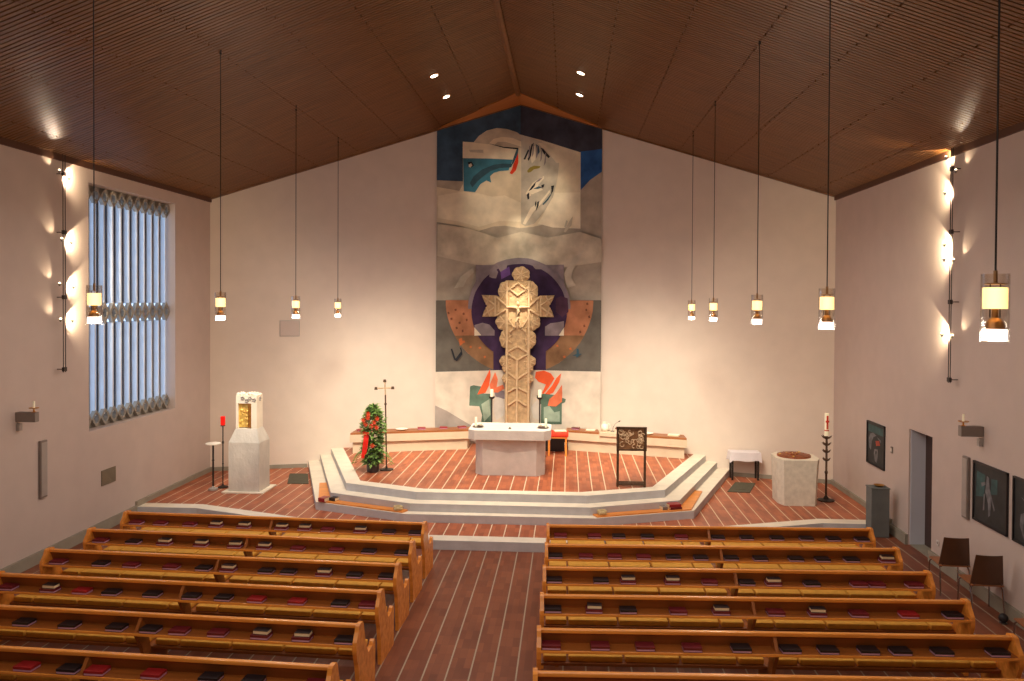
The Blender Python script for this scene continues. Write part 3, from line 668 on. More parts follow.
def clip(poly, sgn):
    out = []
    for i in range(len(poly)):
        p, q = poly[i], poly[(i+1) % len(poly)]
        ip, iq = p[0]*sgn >= 0, q[0]*sgn >= 0
        if ip: out.append(p)
        if ip != iq:
            t = p[0]/(p[0]-q[0]); out.append((0.0, p[1]+(q[1]-p[1])*t))
    return out
MX = 2.07; MZ0 = .52
def clipx(poly, lim):  # keep |x| <= lim, z >= MZ0, under the ceiling
    def half(pl, f):
        out = []
        for i in range(len(pl)):
            p, q = pl[i], pl[(i+1) % len(pl)]
            a, c = f(p), f(q)
            if a >= 0: out.append(p)
            if (a >= 0) != (c >= 0):
                t = a/(a-c); out.append((p[0]+(q[0]-p[0])*t, p[1]+(q[1]-p[1])*t))
        return out
    for f in (lambda p: lim-p[0], lambda p: lim+p[0], lambda p: p[1]-MZ0):
        poly = half(poly, f)
        if len(poly) < 3: return []
    return poly
b = MB(); b.keep = True
TH = .03
def mural_pt(x, z, lift): return (x, yback(x) - TH - lift, z)
for sgn in (-1, 1):   # backing panel, night sky
    p = [(0, MZ0), (sgn*MX, MZ0), (sgn*MX, zceil(MX)-.005), (0, zceil(0)-.005)]
    vs = [mural_pt(x, z, 0) for x, z in p] + [(x, yback(x)-.002, z) for x, z in p]
    m_ = 'paint_navy' if sgn < 0 else 'paint_night'
    b.add(vs, [(0,1,2,3) if sgn > 0 else (3,2,1,0)], m_)
    b.add(vs, [(0,1,5,4),(1,2,6,5),(2,3,7,6)], 'paint_edge')
def tri_add(b, pl, lift, m):
    bm = bmesh.new()
    vv = [bm.verts.new((x, z, 0)) for x, z in pl]
    try: f = bm.faces.new(vv)
    except ValueError: bm.free(); return
    bmesh.ops.triangulate(bm, faces=[f]); bm.verts.index_update()
    fs = [[v.index for v in f.verts] for f in bm.faces]
    b.add([mural_pt(x, z, lift) for x, z in pl], fs, m); bm.free()
for i, (c_, pl) in enumerate(MURAL):
    pl = clipx(pl, MX)
    if len(pl) < 3: continue
    for sgn in (-1, 1):
        h = clip(pl, sgn); hh = []
        for p in h:
            if not hh or (abs(p[0]-hh[-1][0]) + abs(p[1]-hh[-1][1])) > 1e-4: hh.append(p)
        if len(hh) >= 3: tri_add(b, hh, .0012*(i+1), 'paint_'+c_)
mu = b.build('wall_mural')
tag(mu, 'tall abstract painted mural reaching to the roof fold behind the altar', 'mural')

# ------------------------------------------------------------------ carved cross
cr = thing('carved_cross', 'large carved sandstone cross with leafy lobes standing before the mural', 'cross', (0, 20.22, PZ))
CX, CZ, CS = -.015, 3.935 - PZ, .003335     # crop units -> metres
def cu(a, y): return ((a-362)*CS + CX, CZ - (y-390)*CS)
def cu2(a, y): return cu(a, y + 605.6)
def rib(b, p, q, w, y0, y1, m):
    p, q = Vector((p[0], 0, p[1])), Vector((q[0], 0, q[1]))
    d = (q-p).normalized(); n = Vector((-d.z, 0, d.x))*w/2
    vs = []
    for yy, s in ((y0, 1.0), (y1, .55)):
        for c_ in (p-n*s, q-n*s, q+n*s, p+n*s): vs.append((c_.x, yy, c_.z))
    b.add(vs, [(0,1,2,3),(4,5,6,7),(0,1,5,4),(1,2,6,5),(2,3,7,6),(3,0,4,7)], m)
FY = -.02
b = MB()
sx0, sx1 = cu(268, 0)[0], cu(456, 0)[0]
b.prism([(sx0, .02), (sx1, .02), (sx1, cu(0, 186)[1]), (sx0, cu(0, 186)[1])], FY, .10, 'sand', axis='y')
sh = b.build('shaft', cr)
b = MB()
for xa in (280, 445): rib(b, (cu(xa, 0)[0], .02), cu(xa, 190), .07, FY, FY-.06, 'sand_rib')
rib(b, (cu(358, 0)[0], .02), cu2(358, 190), .075, FY, FY-.06, 'sand_rib')
for p, q in (((275,130),(360,185)), ((360,185),(450,130)), ((450,130),(360,80)), ((360,80),(275,130)), ((275,270),(358,330)), ((445,270),(358,330)), ((290,530),(355,485)), ((430,530),(360,485)), ((285,430),(358,390)), ((440,430),(358,390))):
    rib(b, cu2(*p), cu2(*q), .05, FY, FY-.055, 'sand_rib')
for p, q in (((362,205),(290,260)), ((362,205),(436,260)), ((300,580),(362,520)), ((425,580),(362,520)), ((285,240),(362,300)), ((440,240),(362,300)), ((330,560),(362,460)), ((395,560),(362,460)), ((285,470),(330,540)), ((440,470),(395,540))):
    rib(b, cu(*p), cu(*q), .045, FY, FY-.05, 'sand_rib')
b.build('rib_moulding', sh)
for s in (-1, 1):
    def mx(a): return 362 + s*(362-a) if s > 0 else a
    def P(a, y): return cu(a if s < 0 else 724-a, y)
    b = MB()
    pl = [P(268,335), P(195,300), P(85,297), P(103,340), P(126,380), P(103,420), P(90,463), P(195,460), P(268,435)]
    b.prism(pl, FY+.01, .09, 'sand', axis='y')
    for p, q in (((200,315),(290,388)), ((200,450),(290,395)), ((190,305),(190,458)), ((100,310),(185,370)), ((100,450),(185,390)), ((150,300),(120,370)), ((150,460),(120,390)), ((215,345),(215,425)), ((290,390),(340,390))):
        rib(b, P(*p), P(*q), .045, FY+.01, FY-.05, 'sand_rib')
    b.build('cross_arm', cr)
def lobe(c, rx, rz, n=7, parent=cr):
    # scalloped leaf: a fan of rounded petals around a raised midrib
    b = MB()
    pts = []
    N = n*6
    for i in range(N):
        a = 2*PI*i/N; r = 1 + .10*abs(math.sin(n*a/2)) - .05
        pts.append((c[0] + rx*r*math.cos(a), c[1] + rz*r*math.sin(a)))
    inner = [(c[0] + (x-c[0])*.6, c[1] + (z-c[1])*.6) for x, z in pts]
    k = len(pts)
    vs = [(x, .08, z) for x, z in pts] + [(x, .0, z) for x, z in pts] + [(x, -.035, z) for x, z in inner] + [(c[0], -.02, c[1])]
    fs = []
    for i in range(k):
        j = (i+1) % k
        fs += [(i, j, k+j, k+i), (k+i, k+j, 2*k+j, 2*k+i), (2*k+i, 2*k+j, 3*k)]
    b.add(vs, fs, 'sand')
    for i in range(n):
        a = 2*PI*(i+.5)/n
        rib(b, c, (c[0]+rx*.9*math.cos(a), c[1]+rz*.9*math.sin(a)), .03, -.01, -.045, 'sand_rib')
    return b.build('leaf_lobe', parent)
lobe(cu(383, 140), .22, .20)
for s in (-1, 1):
    def P(a, y): return cu(a if s < 0 else 724-a, y)
    def P2(a, y): return cu2(a if s < 0 else 724-a, y)
    lobe(P(268, 270), .19, .26); lobe(P(262, 500), .23, .22); lobe(P2(275, 25), .17, .24)
    lobe(P2(272, 195), .16, .15); lobe(P2(280, 245), .12, .12); lobe(P2(277, 325), .12, .12)
# small figure of the crucified at the crossing
b = MB()
q = cu(362, 400); fy = FY-.07
b.tube([(q[0], fy, q[1]+.06), (q[0], fy-.01, q[1]-.06), (q[0], fy, q[1]-.2), (q[0]-.02, fy-.02, q[1]-.34), (q[0], fy+.01, q[1]-.52)], [.055, .06, .05, .045, .025], 'sand_rib', n=10)
for s in (-1, 1): b.tube([(q[0], fy, q[1]+.03), (q[0]+s*.14, fy, q[1]+.045), (q[0]+s*.30, fy+.01, q[1]+.04)], [.04, .03, .022], 'sand_rib', n=8)
b.ball((q[0]+.01, fy-.02, q[1]+.13), .052, 'sand_rib', sc=(.85, .9, 1.15))
b.build('corpus', cr, smooth=True)
b = MB(); b.prism(([(-.52,-.10),(.52,-.10),(.52,.12),(-.52,.12)], [(-.36,-.05),(.36,-.05),(.36,.11),(-.36,.11)]), 0, .55, 'sand_base'); b.build('cross_base', cr)

# ------------------------------------------------------------------ altar
AX, AY = .045, 17.02
al = thing('stone_altar', 'pale grey stone altar with a thick slab top on the platform', 'altar', (AX, AY, PZ))
base = [(-.73, -.22), (-.56, -.42), (0, -.36), (.56, -.42), (.73, -.22), (.73, .42), (.56, .5), (-.56, .5), (-.73, .42)]
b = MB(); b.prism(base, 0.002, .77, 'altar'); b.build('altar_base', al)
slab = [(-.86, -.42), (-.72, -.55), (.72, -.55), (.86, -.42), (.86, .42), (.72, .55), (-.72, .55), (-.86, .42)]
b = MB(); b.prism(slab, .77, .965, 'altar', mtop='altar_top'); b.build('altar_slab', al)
AT = PZ + .965
def candle_on(name, x, y, z, r, h, label, group=None, m='candle'):
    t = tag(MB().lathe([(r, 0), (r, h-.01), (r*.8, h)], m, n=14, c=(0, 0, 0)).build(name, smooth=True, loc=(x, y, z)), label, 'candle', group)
    MB().tube([(0, 0, h), (0.002, 0, h+.015)], .003, 'iron', n=5).build('wick', t); return t
for sx, nm in ((-1, 'left'), (1, 'right')):
    x = AX + sx*.69; y = AY - .12
    d = MB().lathe([(.02, 0), (.10, .006), (.125, .022), (.118, .022), (.09, .012), (.02, .010)], 'steel', n=24).build('glass_dish', smooth=True, loc=(x, y, AT))
    tag(d, 'shallow round dish at the %s end of the altar top' % nm, 'dish', 'dishes on the altar')
    candle_on('altar_candle', x + (-.05 if sx < 0 else .06), y+.02, AT+.014, .024, .20 if sx < 0 else .19, 'short cream candle standing in the dish at the %s end of altar' % nm, 'short candles on the altar')
    r = MB()
    for k in range(7):
        a = k*2.4; q = .012 + .004*k
        r.ball((q*math.cos(a), q*math.sin(a), .03+.012*(k % 3)), .026, 'paper', seg=8, ring=6, sc=(1, 1, .8))
    tag(r.build('white_rose', smooth=True, loc=(x + (.045 if sx < 0 else -.055), y, AT+.014)), 'white blossom lying in the dish at the %s end of the altar' % nm, 'flower', 'blossoms on the altar')
mic = thing('table_microphone', 'small flat microphone at the middle front of the altar top', 'microphone', (AX+.0, AY-.30, AT))
MB().lathe([(.035, 0), (.035, .008), (.03, .016)], 'switch', n=14).build('base', mic); MB().ball((0, 0, .026), .014, 'iron', seg=8, ring=6).build('capsule', mic)
for sx, nm in ((-.53, 'left'), (.60, 'right')):
    t = thing('iron_candlestick', 'tall thin dark iron candlestick behind the %s end of the altar' % nm, 'candlestick', (sx, 18.75, PZ), group='tall candlesticks behind the altar')
    b = MB(); b.lathe([(.16, 0), (.16, .02), (.03, .05), (.018, .08)], 'iron', n=18); b.build('base', t, smooth=True)
    b = MB(); b.lathe([(.017, .06), (.017, .7), (.026, .72), (.026, .76), (.017, .78), (.017, 1.35)], 'iron', n=10); b.build('stem', t, smooth=True)
    b = MB(); b.lathe([(.01, 1.33), (.06, 1.36), (.075, 1.39), (.07, 1.40), (.02, 1.385)], 'iron', n=14); b.build('drip_pan', t, smooth=True)
    candle_on('tall_candle', sx, 18.75, PZ+1.39, .038, .18, 'thick white candle on the iron candlestick behind the %s altar end' % nm, 'candles on tall candlesticks')

# ------------------------------------------------------------------ stone benches along the wall
def bench(label, xa, xb, k, notch=None):
    t = thing('stone_bench', label, 'bench', ((xa+xb)/2, 0, PZ))
    cx = (xa+xb)/2
    def fr(x, d): return k - KW*abs(x) + d
    def quad(x0, x1, d0, wall=.012): return [(x0-cx, fr(x0, d0)), (x1-cx, fr(x1, d0)), (x1-cx, fr(x1, .48)), (x0-cx, fr(x0, .48))]
    b = MB(); b.prism(quad(xa+.05, xb-.05, .07), .003, .27, 'bench_stone'); b.build('plinth', t)
    b = MB(); b.prism(quad(xa, xb, 0), .27, .45, 'bench_stone'); b.build('seat_block', t)
    segs = [(xa, xb)] if not notch else [(xa, notch[0]), (notch[1], xb)]
    for s0, s1 in segs:
        b = MB(); b.prism(quad(s0+.01, s1-.01, .01), .45, .493, 'bench_wood'); b.build('seat_board', t)
    if notch:
        b = MB(); b.prism(quad(notch[0], notch[1], -.04), .42, .505, 'bench_stone'); b.build('stone_ledge', t)
    return t
bench('long pale stone wall bench with wooden seat, left of the altar', -3.90, -1.15, 19.80)
bench('long pale stone wall bench with wooden seat, right of the altar', 1.22, 4.02, 19.92, notch=(2.02, 2.62))
BT = PZ + .494
for x, lab in ((-3.72, 'red book at the far left end of the left stone bench'), (-2.32, 'red book near the middle of the left stone bench'), (-1.80, 'red book on left stone bench, second from the altar'), (-1.36, 'red book on the left stone bench nearest to the altar')):
    place_book('r', (x, 19.80 - KW*abs(x) + .30, BT), random.uniform(-.3, .5), lab, 'red books on the stone bench')
place_book('m', (1.46, 19.92 - KW*1.46 + .30, BT), -.3, 'maroon book on the right stone bench beside the red stool', 'books on the right bench')
def plate(name, x, y, z, r, m, label, cat):
    return tag(MB().lathe([(.3*r, 0), (.8*r, .01), (r, .03), (.94*r, .03), (.7*r, .018), (.2*r, .012)], m, n=20).build(name, smooth=True, loc=(x, y, z)), label, cat)
plate('offering_plate', -2.78, 19.80 - KW*2.78 + .28, BT, .15, 'paper', 'pale shallow plate lying on the left stone bench', 'plate')
plate('offering_plate', 3.15, 19.92 - KW*3.15 + .25, BT, .15, 'paper', 'pale shallow plate on the right bench beside the lectern', 'plate')
pb = make_book('service_book', 'paper', 'pg_c', w=.26, d=.2, h=.03, label='cream service book at the far right end of the right bench'); pb.location = (3.76, 19.92-KW*3.76+.28, BT); pb.rotation_euler = (0, 0, -.3)
pb = make_book('sheet_stack', 'paper', 'pg_c', w=.22, d=.16, h=.02, label='loose white sheets on the right bench left of the stone ledge', cat='papers'); pb.location = (1.82, 19.92-KW*1.82+.25, BT); pb.rotation_euler = (0, 0, -.2)
# ewer and flexible microphone on the stone ledge
LT = PZ + .506
ew = thing('white_ewer', 'rounded white jug standing on the stone ledge of the right bench', 'jug', (2.16, 19.92-KW*2.16+.22, LT))
MB().lathe([(.05, 0), (.09, .03), (.105, .09), (.085, .15), (.05, .19), (.06, .22), (.052, .22), (.04, .19)], 'paper', n=18).build('body', ew, smooth=True)
MB().tube([(.06, 0, .19), (.12, 0, .17), (.13, 0, .11), (.095, 0, .06)], .011, 'paper').build('handle', ew, smooth=True)
gm = thing('gooseneck_microphone', 'thin gooseneck microphone leaning up from the right bench ledge', 'microphone', (2.34, 19.92-KW*2.34+.2, LT))
MB().lathe([(.05, 0), (.05, .012), (.02, .03)], 'switch', n=14).build('base', gm)
MB().tube([(0, 0, .02), (.02, 0, .12), (.07, -.02, .20), (.14, -.05, .25)], .006, 'steel').build('neck', gm)
MB().tube([(.14, -.05, .25), (.18, -.065, .275)], .012, 'iron').build('capsule', gm)
bx = MB().bbox(-.09, .09, -.06, .06, 0, .12, 'paper', b=.01).build('tissue_box', loc=(2.86, 19.92-KW*2.86+.22, BT)); tag(bx, 'small pale box on the right bench behind the lectern', 'box')
# red cushioned stool beside the altar
st = thing('wooden_stool', 'wooden stool with bright red cushion just right of the altar', 'stool', (1.02, 19.0, PZ))
for dx in (-.20, .20):
    for dy in (-.16, .16): MB().box(dx-.022, dx+.022, dy-.022, dy+.022, .002, .44, 'board').build('leg', st)
MB().bbox(-.24, .24, -.2, .2, .42, .45, 'board', b=.006).build('seat', st)
MB().bbox(-.26, .26, -.22, .22, .45, .56, 'red_cloth', b=.04, seg=3).build('cushion', st, smooth=True)
fb = make_book('open_folder', 'paper', 'pg_c', w=.28, d=.2, h=.02, label='pale folder lying on the red stool cushion', cat='folder'); fb.location = (1.08, 19.03, PZ+.56); fb.rotation_euler = (0, 0, .2)
infill_root = thing('low_black_cabinet', 'low black cabinet in the shadow behind the red stool', 'cabinet', (.88, 19.62, PZ))  # black box added to stand for a plain dark gap
MB().bbox(-.3, .3, -.2, .2, .003, .42, 'frame', b=.008).build('carcass', infill_root); MB().bbox(-.27, .27, -.215, -.2, .04, .39, 'frame', b=.004).build('door', infill_root)  # body and front of the added shade block

# ------------------------------------------------------------------ ambo with interlaced bronze front
am = thing('lectern', 'dark bronze lectern with interlaced openwork panel on a frame stand', 'lectern', (2.51, 15.86, PZ))
for s in (-1, 1): MB().box(s*.265-.022, s*.265+.022, -.03, .03, .003, 1.16, 'bronze').build('leg', am)
b = MB(); b.box(-.27, .27, -.025, .005, .03, .06, 'bronze'); b.box(-.27, .27, -.025, .005, .09, .11, 'bronze'); b.box(-.27, .27, .12, .15, .02, .05, 'bronze')
for s in (-1, 1): b.box(s*.265-.02, s*.265+.02, -.04, .22, .003, .03, 'bronze')
b.build('foot_bar', am)
b = MB()
for x0, x1, z0, z1 in ((-.295, .295, .72, .75), (-.295, .295, 1.155, 1.19), (-.295, -.265, .72, 1.19), (.265, .295, .72, 1.19)): b.box(x0, x1, -.06, -.02, z0, z1, 'bronze')
b.box(-.27, .27, -.025, -.015, .74, 1.17, 'bronze_plate'); pn = b.build('front_panel', am)
b = MB(); rr = random.Random(3)
for i in range(34):
    x = rr.uniform(-.22, .22); z = rr.uniform(.79, 1.12); a = rr.uniform(0, 2*PI); q = rr.uniform(.03, .065); tw = rr.choice((-1, 1))*rr.uniform(.5, .8)
    pts = [(x + q*math.cos(a + k*tw)*(1-.08*k), -.034 - .006*(i % 3), z + q*math.sin(a + k*tw)*(1-.08*k)) for k in range(8)]
    pts = [(max(-.255, min(.255, p[0])), p[1], max(.762, min(1.145, p[2]))) for p in pts]
    b.tube(pts, .0085, 'bronze_hi', n=6)
b.build('interlace_relief', pn)
b = MB(); vs = [(-.30, -.05, 1.165), (.30, -.05, 1.165), (.30, .34, 1.075), (-.30, .34, 1.075)]
b.add(vs + [(x, y, z+.025) for x, y, z in vs], [(0,1,2,3),(4,5,6,7),(0,1,5,4),(1,2,6,5),(2,3,7,6),(3,0,4,7)], 'bench_wood'); b.build('reading_desk', am)
b = MB(); 
for s in (-1, 1): b.tube([(s*.25, -.02, .75), (s*.25, .31, 1.07)], .012, 'bronze')
b.build('brace', am)

# ------------------------------------------------------------------ flowers and processional cross
fl = thing('flower_arrangement', 'tall green arrangement with orange-red blossoms and red ribbon in dark vase', 'flowers', (-2.87, 16.72, PZ))
MB().lathe([(.10, 0.003), (.125, .02), (.135, .12), (.135, .40), (.125, .42), (.115, .42), (.115, .38)], 'vase', n=22).build('vase', fl, smooth=True)
def leafcard(b, p, d, L, w, m):
    d = d.normalized(); s = d.cross(Vector((0, 0, 1)))
    if s.length < .05: s = Vector((1, 0, 0))
    s.normalize(); n = s.cross(d)*.15*L
    b.add([p, p + d*L*.4 + s*w - n*.3, p + d*L - n, p + d*L*.4 - s*w - n*.3, p + d*L*.45 + n*.5], [(0,1,4),(1,2,4),(2,3,4),(3,0,4)], m)
b = MB(); rr = random.Random(11); b.keep = True
def rad(z): 
    if z < .26: return .2
    if z < .55: return .24
    if z < .8: return .20
    if z < 1.1: return .27
    if z < 1.25: return .22
    return max(.03, .2*(1.46-z)/.24)
for i in range(1900):
    z = rr.uniform(.18, 1.42); a = rr.uniform(0, 2*PI); r = rad(z)*rr.uniform(.35, 1.0)*.82
    p = Vector((r*math.cos(a), r*math.sin(a), z))
    d = Vector((math.cos(a), math.sin(a), rr.uniform(-.5, .9)))
    leafcard(b, p, d, rr.uniform(.06, .14), rr.uniform(.018, .034), 'leaf')
for a in (2.6, 3.1, 3.5, 5.8, 6.1):
    for k in range(10):
        t = k/9; p = Vector((math.cos(a)*(.2+.2*t), math.sin(a)*.12, .46 - .25*t*t)); leafcard(b, p, Vector((math.cos(a), rr.uniform(-.6, .6), -.4)), .1, .018, 'leaf')
b.build('foliage', fl)
b = MB(); b.tube([(0, 0, .3), (.01, 0, .9), (0, 0, 1.48)], [.02, .015, .004], 'leaf', n=6); b.build('stem', fl)
for (x, z) in ((-.16, 1.14), (-.05, 1.20), (.08, 1.10), (.14, 1.18), (.02, 1.02), (.13, 1.0), (-.10, 1.06), (-.12, .86), (.05, .62), (-.04, 1.28)):
    f = MB(); y = -math.sqrt(max(.01, .25**2 - x*x))*.98
    for k in range(9):
        a = 2*PI*k/9
        leafcard(f, Vector((x, y, z)), Vector((math.cos(a), -.7, math.sin(a))), .075, .022, 'bloom')
    f.ball((x, y-.01, z), .024, 'bloom', seg=8, ring=6)
    f.build('blossom', fl)
b = MB()
for dx, z1, w in ((-.13, .34, .035), (-.085, .42, .03)):
    pts = [(dx+.035, -.22, .88), (dx+.02, -.255, .72), (dx-.0, -.25, .55), (dx-.03, -.235, z1)]
    vs = []
    for x, y, z in pts: vs += [(x-w, y, z), (x+w, y-.01, z)]
    b.add(vs, [(2*i, 2*i+1, 2*i+3, 2*i+2) for i in range(3)], 'red_ribbon')
b.build('ribbon', fl)
pc = thing('processional_cross', 'slender dark processional cross on a pole beside the flowers', 'cross', (-2.63, 16.95, PZ))
b = MB(); b.lathe([(.15, .003), (.15, .018), (.03, .035), (.016, .08)], 'iron', n=20, c=(0, 0, 0)); b.build('base', pc, smooth=True)
b = MB(); b.tube([(0, 0, .05), (-.03, 0, 1.62)], .016, 'bronze'); b.ball((-.026, 0, 1.42), .03, 'bronze', seg=10, ring=6); b.build('pole', pc, smooth=True)
b = MB()
for p, q in (((-.03, 1.60), (-.045, 1.92)), ((-.235, 1.755), (.13, 1.772))):
    rib(b, p, q, .03, .01, -.012, 'bronze_hi')
for x, z in ((-.045, 1.92), (-.235, 1.755), (.13, 1.772)): b.prism([(x-.035, z-.03), (x+.035, z-.03), (x+.025, z+.03), (x-.025, z+.03)], -.015, .012, 'bronze', axis='y')
b.build('crucifix', pc)

# ------------------------------------------------------------------ tabernacle pillar, lamp, little stand
tb = thing('tabernacle', 'rough concrete tabernacle pillar with golden doors in the left corner', 'tabernacle', (-5.57, 16.74, 0))
b = MB(); b.bbox(-.46, .44, -.37, .42, .002, .035, 'stone', b=.006); b.build('floor_slab', tb)
lo = [(-.335, -.30), (.335, -.30), (.335, .28), (-.335, .28)]
up = [(-.21, -.22), (.245, -.22), (.245, .12), (-.21, .12)]
b = MB(); b.prism(lo, .035, 1.07, 'concrete'); b.prism((lo, up), 1.07, 1.36, 'concrete', mtop='stone'); b.build('pedestal', tb)
b = MB()
b.box(-.21, -.165, -.22, .12, 1.36, 2.06, 'stone'); b.box(.125, .245, -.22, .12, 1.36, 2.06, 'stone'); b.box(-.165, .125, -.08, .12, 1.36, 2.06, 'stone'); b.box(-.165, .125, -.22, -.08, 1.89, 2.06, 'stone')
cs = b.build('shrine_casing', tb)
b = MB(); rr = random.Random(5)
for i in range(14):
    x = -.17 + .375*(i % 7)/6; y = -.175 if i < 7 else .075
    b.ball((x, y, 2.06 + rr.uniform(-.02, .03)), .045, 'stone', seg=9, ring=6, sc=(1, .9, rr.uniform(.7, 1.3)))
for x, z in ((-.06, 2.0), (.10, 2.0), (.19, 1.97), (.03, 1.95)):
    for k in range(5): b.ball((x + .03*math.cos(k*1.26), -.225, z + .03*math.sin(k*1.26)), .018, 'metal_grey', seg=7, ring=5)
for z in (1.98,):
    for k in range(5): b.ball((.25, -.05 + .035*math.cos(k*1.26), z + .035*math.sin(k*1.26)), .018, 'metal_grey', seg=7, ring=5)
b.build('leaf_crown', cs, smooth=True)
b = MB(); b.box(-.165, .05, -.165, -.15, 1.38, 1.88, 'gold')
for i in range(16): b.ball((rr.uniform(-.14, .03), -.165, rr.uniform(1.42, 1.84)), rr.uniform(.018, .034), 'gold', seg=8, ring=6, sc=(1, .6, 1))
b.build('golden_door', tb, smooth=True)
b = MB(); b.box(.05, .125, -.212, -.15, 1.38, 1.88, 'gold_dark'); b.build('golden_door', tb)
sl = thing('sanctuary_lamp', 'red sanctuary lamp on a thin iron pole beside the tabernacle', 'lamp', (-6.23, 16.90, 0))
b = MB(); b.lathe([(.11, .002), (.11, .02), (.03, .05), (.015, .08)], 'iron', n=18); b.build('base', sl, smooth=True)
b = MB(); b.lathe([(.014, .06), (.014, .5), (.02, .52), (.014, .54), (.014, .95), (.024, .97), (.024, 1.0), (.013, 1.02), (.013, 1.33), (.05, 1.345), (.05, 1.36)], 'iron', n=10); b.build('pole', sl, smooth=True)
MB().lathe([(.035, 1.36), (.05, 1.38), (.05, 1.55), (.045, 1.555)], 'red_glass', n=18).build('lamp_glass', sl, smooth=True)
ls = thing('round_side_table', 'tiny round white topped stand on an iron stem by the left wall', 'side table', (-6.34, 16.66, 0))
b = MB(); b.lathe([(.10, .002), (.10, .04), (.03, .06), (.018, .09)], 'metal_grey', n=18); b.build('base', ls, smooth=True)
b = MB(); b.lathe([(.02, .06), (.02, .62), (.03, .64), (.02, .66), (.02, .98)], 'iron', n=10); b.build('stem', ls, smooth=True)
MB().lathe([(.04, .975), (.155, .985), (.16, 1.0), (.155, 1.012)], 'paper', n=24).build('tabletop', ls, smooth=True)

# ------------------------------------------------------------------ font, paschal candle, credence table
fo = thing('baptismal_font', 'massive pale stone baptismal font with ornate copper lid', 'font', (5.91, 16.82, 0))
fb_ = [(-.29, -.42), (.31, -.42), (.41, -.2), (.41, .2), (.27, .40), (-.22, .40), (-.37, .2), (-.37, -.2)]
ft_ = [(x*1.07, y*1.07) for x, y in fb_]
b = MB(); b.prism((fb_, ft_), .002, .72, 'font'); b.prism(([(x*1.0, y*1.0) for x, y in ft_], [(x*1.03, y*1.03) for x, y in ft_]), .72, .93, 'font', mtop='stone'); b.build('font_basin', fo)
lid = MB().lathe([(.335, .93), (.33, .965), (.25, .985), (.13, 1.0), (.0005, 1.005)], 'copper_lid', n=28).build('font_lid', fo, smooth=True)
b = MB(); rr = random.Random(9)
for i in range(30):
    a = rr.uniform(0, 2*PI); r = rr.uniform(.05, .30); b.ball((r*math.cos(a), r*math.sin(a), (.945) + .055*math.sqrt(max(0, 1-(r/.34)**2))), rr.uniform(.02, .035), 'gold' if i % 3 == 0 else 'copper_lid', seg=8, ring=5, sc=(1, 1, .6))
b.build('lid_relief', lid, smooth=True)
pk = thing('paschal_candlestick', 'tall dark candlestick with leaf tiers standing beside the font', 'candlestick', (6.60, 16.92, 0))
b = MB(); b.lathe([(.17, .002), (.17, .02), (.06, .04), (.024, .10)], 'iron', n=18); b.build('base', pk, smooth=True)
b = MB(); b.lathe([(.022, .08), (.022, .55), (.034, .57), (.034, .60), (.022, .62), (.022, 1.34)], 'bronze', n=12); b.build('stem', pk, smooth=True)
for z, r in ((.86, .085), (1.03, .09), (1.18, .095), (1.32, .11)):
    b = MB()
    for k in range(6):
        a = 2*PI*k/6
        pts = [(0, 0, z-.03), (r*.55*math.cos(a), r*.55*math.sin(a), z-.01), (r*math.cos(a), r*math.sin(a), z+.03)]
        b.tube(pts, [.022, .02, .004], 'bronze', n=6)
    b.build('leaf_tier', pk, smooth=True)
pcn = candle_on('paschal_candle', 6.60, 16.92, 1.345, .045, .47, 'tall white paschal candle with red ornament on the leaf-tiered candlestick')
b = MB(); b.box(-.018, .018, -.049, -.044, .14, .42, 'red_wax'); b.box(-.036, .036, -.047, -.043, .28, .32, 'red_wax'); b.lathe([(.0465, .10), (.0465, .125)], 'red_wax', n=14, cap=False); b.build('wax_ornament', pcn)
ct = thing('credence_table', 'small low table with dark legs beneath a white cloth', 'table', (5.34, 18.80, 0))
for dx in (-.29, .29):
    for dy in (-.12, .12): MB().box(dx-.02, dx+.02, dy-.02, dy+.02, .002, .64, 'iron').build('leg', ct)
MB().box(-.33, .33, -.155, .155, .62, .645, 'iron').build('tabletop', ct)
b = MB(); nx = 40; ring = []
def cloth_ring(ox, oy, z, wav, zj):
    out = []
    for i in range(nx):
        t = i/nx*4; s = int(t); f = t - s
        x, y = [(-1+2*f, -1), (1, -1+2*f), (1-2*f, 1), (-1, 1-2*f)][s]
        w = math.sin(i*1.3)*wav
        out.append((x*ox + x*w, y*oy + y*w, z + zj*math.sin(i*.9) - (.05 if zj and (abs(x) > .95 and abs(y) > .95) else 0)))
    return out
rings = [cloth_ring(.33, .155, .652, 0, 0), cloth_ring(.345, .165, .645, 0, 0), cloth_ring(.352, .17, .55, .005, 0), cloth_ring(.362, .178, .45, .012, .012)]
vs = [p for r in rings for p in r]; fs = [tuple(range(nx))]
for k in range(3):
    for i in range(nx): fs.append((k*nx+i, k*nx+(i+1) % nx, (k+1)*nx+(i+1) % nx, (k+1)*nx+i))
b.add(vs, fs, 'cloth'); tag(b.build('tablecloth', smooth=True, loc=(5.34, 18.80, 0)), 'white linen cloth hanging over the small low table', 'tablecloth')
def floor_mat_at(pts, label):
    b = MB(); b.prism(pts, .002, .014, 'mat_'); b.prism([(x*.5+sum(p[0] for p in pts)/8, y*.5+sum(p[1] for p in pts)/8) for x, y in pts], .014, .016, 'mat_')
    tag(b.build('floor_mat'), label, 'mat', 'dark mats on the chancel floor')
floor_mat_at([(-4.96, 17.36), (-4.48, 17.38), (-4.83, 18.38), (-5.26, 18.36)], 'dark rectangular mat on the tiles left of the platform')
floor_mat_at([(4.70, 17.48), (5.17, 17.44), (5.50, 18.36), (5.06, 18.42)], 'dark rectangular mat before the small white-clothed table')

